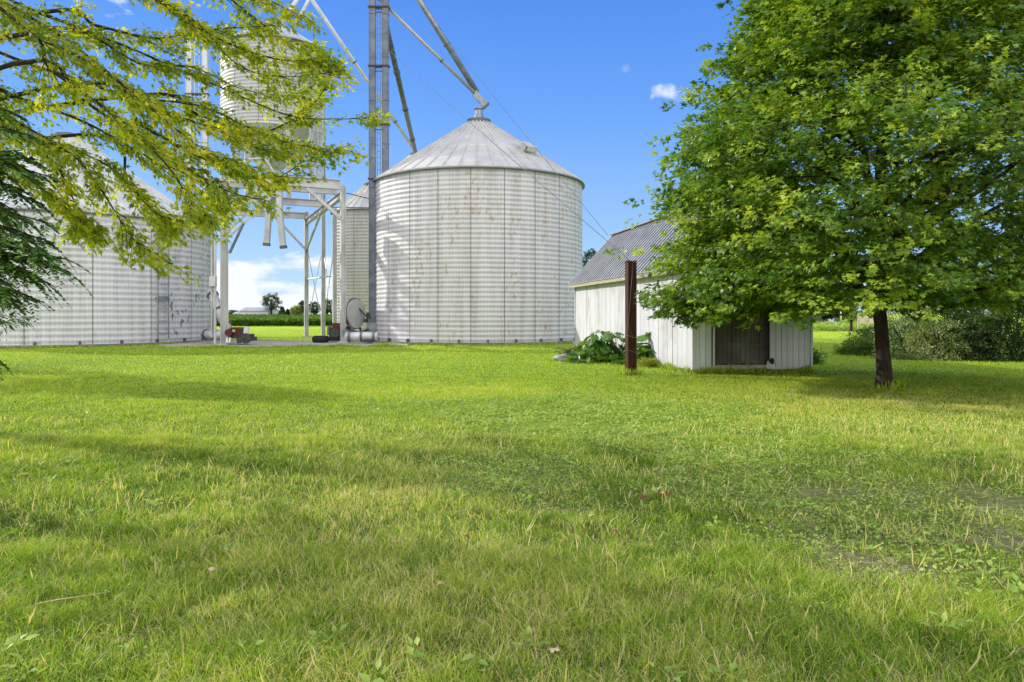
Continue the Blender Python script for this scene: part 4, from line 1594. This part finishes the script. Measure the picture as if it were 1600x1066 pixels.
# ------------------------------------------------------------------ shrubs on the right
def shrub(c, rx, ry, h, mat, label, dens, size, seed, name='shrub', flat=.6, group='shrubs along the right edge', tm=None, zlo=.05, tmean=.5):
    root = thing(name, c, label, 'shrub' if name == 'shrub' else 'tree', group)
    st = MB()
    for i in range(7):
        az = random.uniform(0, 6.28)
        limb(st, Vector(c) + Vector((random.uniform(-.15, .15), random.uniform(-.1, .1), 0)), Vector(c) + Vector((math.cos(az) * rx * .6, math.sin(az) * ry * .6, h * random.uniform(.5, .85))), .03, .008, .05, 4, 5)
    st.build('stem', M['bark_dark'], root)
    nb = dens
    dirs = rng.normal(0, 1, (nb, 3))
    dirs[:, 2] = np.abs(dirs[:, 2]) * 1.0 - .15
    dirs = unit(dirs)
    rad = rng.uniform(.55, 1.0, nb) * (.84 + .28 * vnoise(dirs[:, 0] * 3 + 5, dirs[:, 2] * 3 + dirs[:, 1] * 2, 1, seed))
    cen = np.array(tuple(c)) + dirs * rad[:, None] * np.array([rx, ry, h])
    cen[:, 2] = np.clip(cen[:, 2], zlo, None) + rng.uniform(0, .1, nb)
    P, D, N, S, T = sprays(cen, dirs + np.array([0, 0, .2]), 16, np.full(nb, max(size * 1.9, .16)), flat, size, .35, rng.normal(tmean + .08, .2, nb), .2)
    leaf_obj('foliage', P, D, N, S, T, tm or tmpl_leaf(.55), mat, root)
    return root


shrub(at(1422, 26.5), 1.35, 1.1, 2.15, LEAF['shrub_pale'], 'tall pale leaved shrub directly right of the maple trunk', 420, .09, 1)
shrub(at(1462, 25.6), 1.1, 1.0, 1.9, LEAF['shrub_pale'], 'pale leaved shrub with grey green tips in the middle of the hedge', 340, .09, 2)
shrub(at(1500, 26.2), 1.2, 1.0, 2.2, LEAF['shrub_dark'], 'dark shadowy shrub between two pale ones', 380, .10, 3, tmean=.45)
shrub(at(1546, 25.2), 1.05, .9, 2.0, LEAF['shrub_mid'], 'mid green shrub with scattered pale leaves near the frame edge', 330, .09, 4, tmean=.35)
shrub(at(1592, 25.4), 1.3, 1.0, 2.4, LEAF['shrub_dark'], 'dark shrub at the very end of the hedge', 420, .10, 5, tmean=.5)
shrub(at(1650, 26.0), 1.5, 1.2, 2.8, LEAF['shrub_dark'], 'dark tall shrub cut off by the frame edge', 420, .11, 6)
shrub(at(1380, 29.5), 1.2, .8, .95, LEAF['shrub_dark'], 'low dark shrub behind the maple trunk', 240, .09, 7)
shrub(at(1350, 28.5), .95, .5, .62, LEAF['bough'], 'low bright juniper with feathery tips left of the maple trunk', 260, .15, 8, tm=tmpl_leaf(.2), flat=.3)
shrub(at(1362, 31.0), 1.2, .5, 1.05, LEAF['bough'], 'higher dark juniper bough behind the bright one', 200, .15, 9, tm=tmpl_leaf(.2), flat=.3, tmean=.2)
shrub(at(1480, 34), 3.0, 1.5, 4.0, LEAF['shrub_dark'], 'tall dark tree mass behind the pale shrubs', 500, .14, 10, name='background_tree', group='trees behind the hedge')
shrub(at(1590, 34), 3.2, 1.5, 5.0, LEAF['shrub_dark'], 'taller dark tree mass behind the dark end of the hedge', 500, .14, 11, name='background_tree', group='trees behind the hedge')

far_tree(1670, 25, -190, 430, LEAF['maple'], 'tall dark tree rising behind the maple at the frame edge', 440, dens=1100, group=None)
# leafy weed poking out behind the shed corner
shrub(at(1272, 23.4), .22, .2, .38, LEAF['burdock'], 'tiny leafy weed poking out behind the right shed corner', 26, .13, 12)

# ------------------------------------------------------------------ far things
far_tree(424, 300, 457, 36, LEAF['far'], 'lone rounded tree standing above the white barn end', 486, dens=330)
far_tree(441, 290, 480, 17, LEAF['far'], 'squat dark tree at the foot of the lone rounded tree', 496, cone=True)
far_tree(449.5, 295, 484, 9, LEAF['shrub_dark'], 'narrow dark conifer beside the pale little house', 496, cone=True, name='conifer_tree')
far_tree(463, 280, 477, 17, LEAF['far_yellow'], 'light green bushy tree right of the pale little house', 496)
far_tree(473, 285, 469, 16, LEAF['far'], 'dark tree rising behind the light green one', 490)
far_tree(491, 275, 471, 22, LEAF['far'], 'grey green tree seen between the two rear posts', 492)
far_tree(512, 260, 466, 22, LEAF['far'], 'tall dark tree just left of the right front post', 492)
far_tree(529, 270, 474, 24, LEAF['far'], 'dark tree hidden behind the right front post', 492)
far_tree(338, 320, 484, 22, LEAF['far_blue'], 'hazy blue tree between the low bin and the left post', 496)
for i, px in enumerate((362, 369, 377, 386, 396)):
    far_tree(px, 620, 485 + (i % 3), 13, LEAF['far_blue'], 'hazy distant trees above the white barn roof', 492, dens=70)
far_tree(922, 62, 386, 34, LEAF['far'], 'tree top showing between the large bin and the shed roof', 430)
far_tree(1330, 66, 476, 26, LEAF['far_yellow'], 'small yellow green tree in front of the brick house', 502, dens=200, group=None)
for i, (px, w_, tp_) in enumerate(((1275, 40, 455), (1318, 46, 452), (1365, 50, 450), (1420, 60, 446))):
    far_tree(px, 120, tp_, w_, LEAF['far'], ['leftmost tree behind the brick house roof', 'tree behind the brick house at its right end', 'tree behind the beige wall', 'tree far beyond the pale hedge shrubs'][i], 492, dens=200, group='trees behind the brick house')

# far barn
def gable_building(px0, px1, Y, yb, yeave, yridge, dep, wallm, roofm, label, cat, name, wins=(), winm=None, face_ridge=True):
    a, b = at(px0, Y), at(px1, Y)
    ze, zr = at(px0, Y, yeave).z, at(px0, Y, yridge).z
    root = thing(name, (a + b) / 2, label, cat)
    MB().box(((a.x + b.x) / 2, Y + dep / 2, ze / 2), (b.x - a.x, dep, ze)).build('wall', wallm, root)
    mb = MB()
    o = .3
    x0, x1 = a.x - o, b.x + o
    y0, y1, ym = Y - o, Y + dep + o, Y + dep / 2
    vs = [(x0, y0, ze - .1), (x1, y0, ze - .1), (x1, ym, zr), (x0, ym, zr), (x0, y1, ze - .1), (x1, y1, ze - .1)]
    vs += [(x, y_, z - .25) for x, y_, z in vs]
    mb.add(vs, [(0, 1, 2, 3), (3, 2, 5, 4), (6, 9, 8, 7), (9, 10, 11, 8), (0, 6, 7, 1), (4, 5, 11, 10), (1, 7, 8, 2), (2, 8, 11, 5), (0, 3, 9, 6), (3, 4, 10, 9)])
    mb.build('roof', roofm, root)
    mb = MB()
    for x in (a.x, b.x):
        s = .05 if x == a.x else -.05
        mb.add([(x + s, Y, ze - .05), (x + s, Y + dep, ze - .05), (x + s, Y + dep / 2, zr - .1)], [(0, 1, 2)])
    mb.build('gable', wallm, root)
    for (w0, w1, t0, t1, nm) in wins:
        p, q = at(w0, Y, t1), at(w1, Y, t0)
        MB().box(((p.x + q.x) / 2, Y - .03, (p.z + q.z) / 2), (q.x - p.x, .1, q.z - p.z)).build(nm, winm, root)
    return root


wh = mat_simple('far white cladding', (.48, .50, .53), (.56, .58, .61), .6, .7)
gr_ = mat_simple('far grey roof', (.30, .31, .33), (.38, .39, .41), .3, .6)
gable_building(375, 419, 300, 496, 485.5, 480, 14, wh, gr_, 'long white barn far across the field under the lone tree', 'barn', 'barn',
               ((384, 385.3, 492, 495, 'door'), (398, 399.3, 492, 495, 'door'), (409, 410.3, 492, 495, 'door')), M['dark_metal'])
gable_building(364, 372, 330, 496, 490, 487, 8, wh, gr_, 'tiny pale shed at the left end of the long white barn', 'shed', 'farm_shed')
gable_building(449, 458, 305, 496, 489, 483, 8, wh, mat_simple('far dark roof', (.1, .11, .13), (.16, .17, .2), .3, .7), 'small pale house with a dark roof among the far trees', 'house', 'farmhouse')
brick = mat_simple('purple brown brick', (.085, .062, .07), (.15, .115, .12), 8, .9)
hroof = mat_simple('grey shingles', (.17, .16, .165), (.25, .24, .245), 6, .9)
gable_building(1262, 1313, 92, 503, 483, 466, 9, brick, hroof, 'brick house with grey shingle roof seen under the maple crown', 'house', 'brick_house',
               ((1294, 1303, 498, 504, 'foundation_panel'), (1271, 1277, 487, 494, 'window')), wh)
bw = thing('beige_wall', at(1356, 56), 'beige garden wall panel between wooden posts left of the maple trunk', 'wall')
mb = MB()
c_, s_ = bx(1342, 1378, 494, 506, 56, .15); mb.box(c_, s_)
mb.build('panel', mat_simple('beige render', (.55, .44, .35), (.66, .55, .45), 2, .9), bw)
for px in (1342, 1357, 1377):
    c_, s_ = bx(px - 1.1, px + 1.1, 492, 514, 55.7, .12)
    MB().box(c_, s_).build('post', M['fascia'], bw)

# crops beyond the lawn: rows of leaves
n = 60000
y = 92 + (rng.random(n) ** 1.7) * 210
x = rng.uniform(-.48, -.18, n) * y * 1.0
row = np.sin(y * 1.1) * .5 + .5
hgt = np.clip(1.6 - 8.2 * y / 1156, .16, .92) * (.75 + .35 * vnoise(x, y, .15, 2))
z = hgt * rng.uniform(.1, 1, n) * (.45 + .55 * row)
P = np.stack([x, y, z], 1)
D = rng.normal(0, 1, (n, 3)); D[:, 2] = np.abs(D[:, 2])
N = rng.normal(0, .4, (n, 3)); N[:, 2] += 1
o = leaf_obj('crop_plants', P, D, N, rng.uniform(.45, .9, n) * np.clip(y / 140, .7, 1.8), .25 + .45 * z / np.maximum(hgt, .1) + rng.normal(0, .15, n), tmpl_quad(.6), LEAF['crop'])
tag(o, kind='stuff')
n = 20000
y = 66 + rng.random(n) ** 1.3 * 55
x = y * rng.uniform(.37, .66, n)
z = .5 * rng.random(n) * (.4 + .6 * vnoise(x, y, .6, 7))
P = np.stack([x, y, z], 1)
D = rng.normal(0, 1, (n, 3)); D[:, 2] = np.abs(D[:, 2])
N = rng.normal(0, .4, (n, 3)); N[:, 2] += 1
o = leaf_obj('garden_plants', P, D, N, rng.uniform(.25, .5, n), .4 + .4 * vnoise(x, y, .3, 4) + rng.normal(0, .15, n), tmpl_quad(.5), LEAF['weed'])
tag(o, kind='stuff')
# uncut tufts against trunk, post and shed foot
pts_ = []
for c_, r_, q_ in ((TB, .26, 420), (ip, .20, 260)):
    for i in range(q_):
        a = random.uniform(0, 6.283); r = r_ * random.uniform(.85, 1.5)
        pts_.append((c_.x + math.cos(a) * r, c_.y + math.sin(a) * r, 0))
for i in range(2600):
    q = random.random()
    b_ = -random.uniform(.06, .16)
    p = S3(random.uniform(-.1, SW + .1), b_, 0) if q < .35 else S3(b_ + .0, random.uniform(0, SL), 0)
    pts_.append((p.x, p.y, 0))
P = np.array(pts_); n = len(P)
D = np.stack([rng.normal(0, .4, n), rng.normal(0, .4, n), np.ones(n)], 1)
N = rng.normal(0, 1, (n, 3)); N[:, 1] -= 1
o = leaf_obj('tall_grass', P, D, N, rng.uniform(.07, .24, n) * (.45 + vnoise(P[:, 0], P[:, 1], 2.2, 15)), rng.uniform(.1, .8, n), tmpl_quad(.09), M['grass'])
tag(o, kind='stuff')
# weedy tufts along the concrete edge and bin feet
n = 16000
a = rng.uniform(0, 1, n)
x = np.where(a < .5, rng.uniform(-17.3, -5, n), rng.uniform(-30, 4.5, n))
y = np.where(a < .5, 33.7 + (x + 17.2) * .188 + rng.normal(0, .12, n), 0)
an = rng.uniform(-math.pi * .98, -.02, n)
pick = rng.random(n) < .5
bx_ = np.where(pick, BC[0] + np.cos(an) * (BR + .32), LC[0] + np.cos(an) * (LR + .32))
by_ = np.where(pick, BC[1] + np.sin(an) * (BR + .32), LC[1] + np.sin(an) * (LR + .32))
x = np.where(a < .5, x, bx_ + rng.normal(0, .05, n)); y = np.where(a < .5, y, by_ + rng.normal(0, .05, n))
P = np.stack([x, y, np.zeros(n)], 1)
D = np.stack([rng.normal(0, .4, n), rng.normal(0, .4, n), np.ones(n)], 1)
N = rng.normal(0, 1, (n, 3)); N[:, 1] -= 1
o = leaf_obj('edge_grass', P, D, N, rng.uniform(.05, .17, n) * (.4 + vnoise(x, y, 1.2, 15)), rng.uniform(.1, .75, n), tmpl_quad(.16), M['grass'])
tag(o, kind='stuff')

# ------------------------------------------------------------------ litter on the lawn
def dead_leaf(px, py, s, mat, label, cat='leaf', name='dead_leaf', group=None, rz=0.0):
    Y = CH * F / (py - HZ)
    c = at(px, Y, z=.045)
    V, Fc = tmpl_maple()
    V = V.copy()
    V[:, 2] += .28 * (V[:, 0] ** 2) + .12 * np.sin(V[:, 1] * 5)
    ca, sa = math.cos(rz), math.sin(rz)
    W = np.stack([V[:, 0] * ca - V[:, 1] * sa, V[:, 0] * sa + V[:, 1] * ca, V[:, 2] + .12 * V[:, 1]], 1) * s + np.array(tuple(c))
    return tag(link(name, W, Fc, mat), label, cat, group)


lr = mat_simple('orange brown dead leaf', (.13, .035, .015), (.24, .07, .03), 30, .8)
ly = mat_simple('yellow fallen leaf', (.5, .38, .06), (.65, .5, .1), 30, .8)
lt = mat_simple('tan fallen leaf', (.5, .36, .2), (.62, .48, .3), 30, .8)
dead_leaf(1042, 784, .15, lr, 'larger orange brown dead leaf lying in the mid lawn weeds', rz=.6)
dead_leaf(1012, 785, .11, lr, 'smaller orange brown dead leaf left of the larger one', rz=2.0)
dead_leaf(966, 841, .06, lr, 'faded orange leaf closer to the camera than the brown pair', rz=1.0)
dead_leaf(29, 726, .09, ly, 'yellow fallen leaf near the left frame edge', rz=.3)
dead_leaf(42, 749, .07, ly, 'second yellow fallen leaf just below the first one', rz=1.3)
dead_leaf(724, 847, .06, lr, 'small orange leaf fallen in the centre of the lawn', rz=4)
dead_leaf(375, 745, .07, lr, 'small brown leaf on the lawn before the loading frame', rz=3)
dead_leaf(692, 922, .06, lt, 'small tan leaf in the lower middle grass', rz=2.5)
dead_leaf(869, 1035, .06, lt, 'tan leaf at the bottom edge of the lawn', rz=.5)
c = at(331, CH * F / (910 - HZ), z=0.02)
mb = MB()
mb.lathe([(.008, 0), (.007, .04), (.006, .055)], tuple(c), 10)
mush = thing('mushroom', c, 'pale curled mushroom cap in the left foreground grass', 'mushroom')
mb.build('stem', lt, mush)
MB().lathe([(.017, .05), (.021, .054), (.017, .066), (.0, .071)], tuple(c), 16).build('cap', mat_simple('mushroom cap', (.42, .30, .2), (.62, .48, .34), 60, .7), mush, smooth=True)
pts = [at(px, CH * F / (py - HZ - 4), z=.085) for px, py in ((42, 980), (60, 972), (90, 966), (130, 960), (172, 953))]
one('dry_stalk', MB().tube(pts, [.0015, .003, .003, .0025, .0012], 5), lt, 'long pale dry grass stalk lying over the left foreground', 'stalk')

# ------------------------------------------------------------------ sun, sky, clouds
az_s = math.atan2(.43, -.90)                       # sun stands to the left, a little beyond the bins
el_s = math.radians(27)
sd = Vector((math.cos(az_s) * math.cos(el_s), math.sin(az_s) * math.cos(el_s), math.sin(el_s)))
sun = bpy.data.lights.new('sun', 'SUN')
sun.energy = 4.3
sun.angle = math.radians(.5)
sun.color = (1.0, .94, .83)
so = bpy.data.objects.new('sun', sun)
so.rotation_euler = sd.to_track_quat('Z', 'Y').to_euler()
so.location = (0, 0, 40)
C.objects.link(so)

w = bpy.data.worlds.new('World')
bpy.context.scene.world = w
w.use_nodes = True
nt = w.node_tree
nt.nodes.clear()
def wn(t_, **kw):
    o = nt.nodes.new(t_)
    for k, v in kw.items():
        setattr(o, k, v)
    return o
sky = wn('ShaderNodeTexSky', sky_type='NISHITA')
sky.sun_disc = False
sky.sun_elevation = el_s
sky.sun_rotation = math.atan2(sd.x, sd.y)
sky.altitude = 200
sky.air_density = 1.0
sky.dust_density = .4
sky.ozone_density = 2.2
tc = wn('ShaderNodeTexCoord')
hs = wn('ShaderNodeHueSaturation')
hs.inputs['Saturation'].default_value = 1.15
nt.links.new(sky.outputs[0], hs.inputs['Color'])
sp_ = wn('ShaderNodeSeparateXYZ')
nt.links.new(tc.outputs['Generated'], sp_.inputs[0])
def wm(op, a, b=0.0, clamp=False):
    m = wn('ShaderNodeMath', operation=op)
    m.use_clamp = clamp
    for v, i in ((a, 0), (b, 1)):
        if isinstance(v, (int, float)):
            m.inputs[i].default_value = v
        else:
            nt.links.new(v, m.inputs[i])
    return m.outputs[0]
def wramp(f, stops):
    r = wn('ShaderNodeValToRGB')
    e = r.color_ramp.elements
    while len(e) < len(stops):
        e.new(.5)
    for q, (p, v) in zip(e, stops):
        q.position = p
        q.color = (v, v, v, 1)
    nt.links.new(f, r.inputs[0])
    return r.outputs[0]
# low cumulus bank: soft noise in (azimuth, elevation), only near the horizon, strongest to the left
azn = wm('ARCTAN2', sp_.outputs[0], sp_.outputs[1])
cv = wn('ShaderNodeCombineXYZ')
nt.links.new(wm('MULTIPLY', azn, 4.0), cv.inputs[0])
nt.links.new(wm('MULTIPLY', sp_.outputs[2], 11.0), cv.inputs[1])
nz = wn('ShaderNodeTexNoise')
nz.inputs['Scale'].default_value = 2.2
nz.inputs['Detail'].default_value = 9
nz.inputs['Roughness'].default_value = .55
nt.links.new(cv.outputs[0], nz.inputs['Vector'])
hfade = wramp(sp_.outputs[2], [(.0, .42), (.035, .34), (.075, .10), (.12, -.2)])
sidef = wm('MULTIPLY', wm('SUBTRACT', 0.0, wm('ADD', azn, .30)), .30)
bank = wm('ADD', wm('ADD', nz.outputs['Fac'], hfade), wm('MINIMUM', sidef, .04))
cl = wramp(bank, [(.70, 0), (.80, .9)])
# one small puff high on the right
def puff(px, py, sx, sy):
    d = Vector(((px - 800) / F, 1, (HZ - py) / F)).normalized()
    a0 = math.atan2(d.x, d.y)
    dx = wm('DIVIDE', wm('SUBTRACT', azn, a0), sx)
    dz = wm('DIVIDE', wm('SUBTRACT', sp_.outputs[2], d.z), sy)
    return wm('ADD', wm('MULTIPLY', dx, dx), wm('MULTIPLY', dz, dz))
nz2 = wn('ShaderNodeTexNoise')
nz2.inputs['Scale'].default_value = 38
nz2.inputs['Detail'].default_value = 6
nt.links.new(tc.outputs['Generated'], nz2.inputs['Vector'])
def puffm(px, py, sx, sy, a):
    return wm('MULTIPLY', wm('SUBTRACT', wm('ADD', wm('SUBTRACT', 1.0, puff(px, py, sx, sy)), wm('MULTIPLY', nz2.outputs['Fac'], 3.2)), 2.05, True), a, True)
pf = wm('MAXIMUM', wm('MAXIMUM', puffm(1035, 144, .027, .012, 1.0), puffm(1075, 150, .03, .012, .16)), puffm(978, 107, .010, .007, .28))
# unseen bright cloud added behind the camera as fill for camera-facing sides
nz3 = wn('ShaderNodeTexNoise')
nz3.inputs['Scale'].default_value = 2.6
nz3.inputs['Detail'].default_value = 7
nt.links.new(tc.outputs['Generated'], nz3.inputs['Vector'])
behind = wramp(wm('MULTIPLY', sp_.outputs[1], -1.0), [(.0, 0), (.30, .30)])
upf = wramp(sp_.outputs[2], [(.62, 0), (.95, .22)])
fill_cloud = wramp(wm('ADD', nz3.outputs['Fac'], wm('ADD', behind, upf)), [(.60, 0), (.78, 1)])
allc = wm('MAXIMUM', cl, pf)
grad = wn('ShaderNodeValToRGB')
ge = grad.color_ramp.elements
stops_ = [(0.0, (.52, .75, 1.0)), (.12, (.31, .56, 1.0)), (.26, (.15, .39, .98)), (.40, (.08, .275, .90)), (1.0, (.04, .18, .68))]
while len(ge) < len(stops_):
    ge.new(.5)
for q, (p_, c_) in zip(ge, stops_):
    q.position = p_
    q.color = (c_[0], c_[1], c_[2], 1)
nt.links.new(sp_.outputs[2], grad.inputs[0])
gm = wn('ShaderNodeMix', data_type='RGBA', blend_type='MULTIPLY')
gm.inputs[0].default_value = 1
nt.links.new(grad.outputs[0], gm.inputs[6])
gm.inputs[7].default_value = (6.9, 6.9, 6.9, 1)
sm = wn('ShaderNodeMix', data_type='RGBA')
sm.inputs[0].default_value = .88
nt.links.new(hs.outputs[0], sm.inputs[6])
nt.links.new(gm.outputs[2], sm.inputs[7])
mixn = wn('ShaderNodeMix', data_type='RGBA')
nt.links.new(allc, mixn.inputs[0])
mb2 = wn('ShaderNodeMix', data_type='RGBA')
nt.links.new(wm('MULTIPLY', fill_cloud, wramp(wm('ADD', wm('MULTIPLY', sp_.outputs[1], -1.0), upf), [(0, 0), (.1, 1)])), mb2.inputs[0])
nt.links.new(sm.outputs[2], mb2.inputs[6])
mb2.inputs[7].default_value = (14.0, 13.8, 13.4, 1)
nt.links.new(mb2.outputs[2], mixn.inputs[6])
mixn.inputs[7].default_value = (6.7, 6.9, 7.2, 1)
bg = wn('ShaderNodeBackground')
bg.inputs[1].default_value = .15
nt.links.new(mixn.outputs[2], bg.inputs[0])
wo = wn('ShaderNodeOutputWorld')
nt.links.new(bg.outputs[0], wo.inputs[0])

# ------------------------------------------------------------------ camera
cam = bpy.data.cameras.new('camera')
cam.sensor_width = 36
cam.lens = F / 1600 * 36
cam.shift_y = -(533 - HZ) / 1600
cam.clip_end = 6000
co = bpy.data.objects.new('camera', cam)
co.location = (0, 0, CH)
co.rotation_euler = (math.radians(90), 0, 0)
C.objects.link(co)
sc = bpy.context.scene
sc.camera = co
sc.view_settings.view_transform = 'Standard'
sc.view_settings.look = 'None'
sc.view_settings.exposure = 0
sc.render.engine = 'CYCLES'
sc.cycles.max_bounces = 7
sc.cycles.transparent_max_bounces = 4
sc.cycles.use_denoising = True
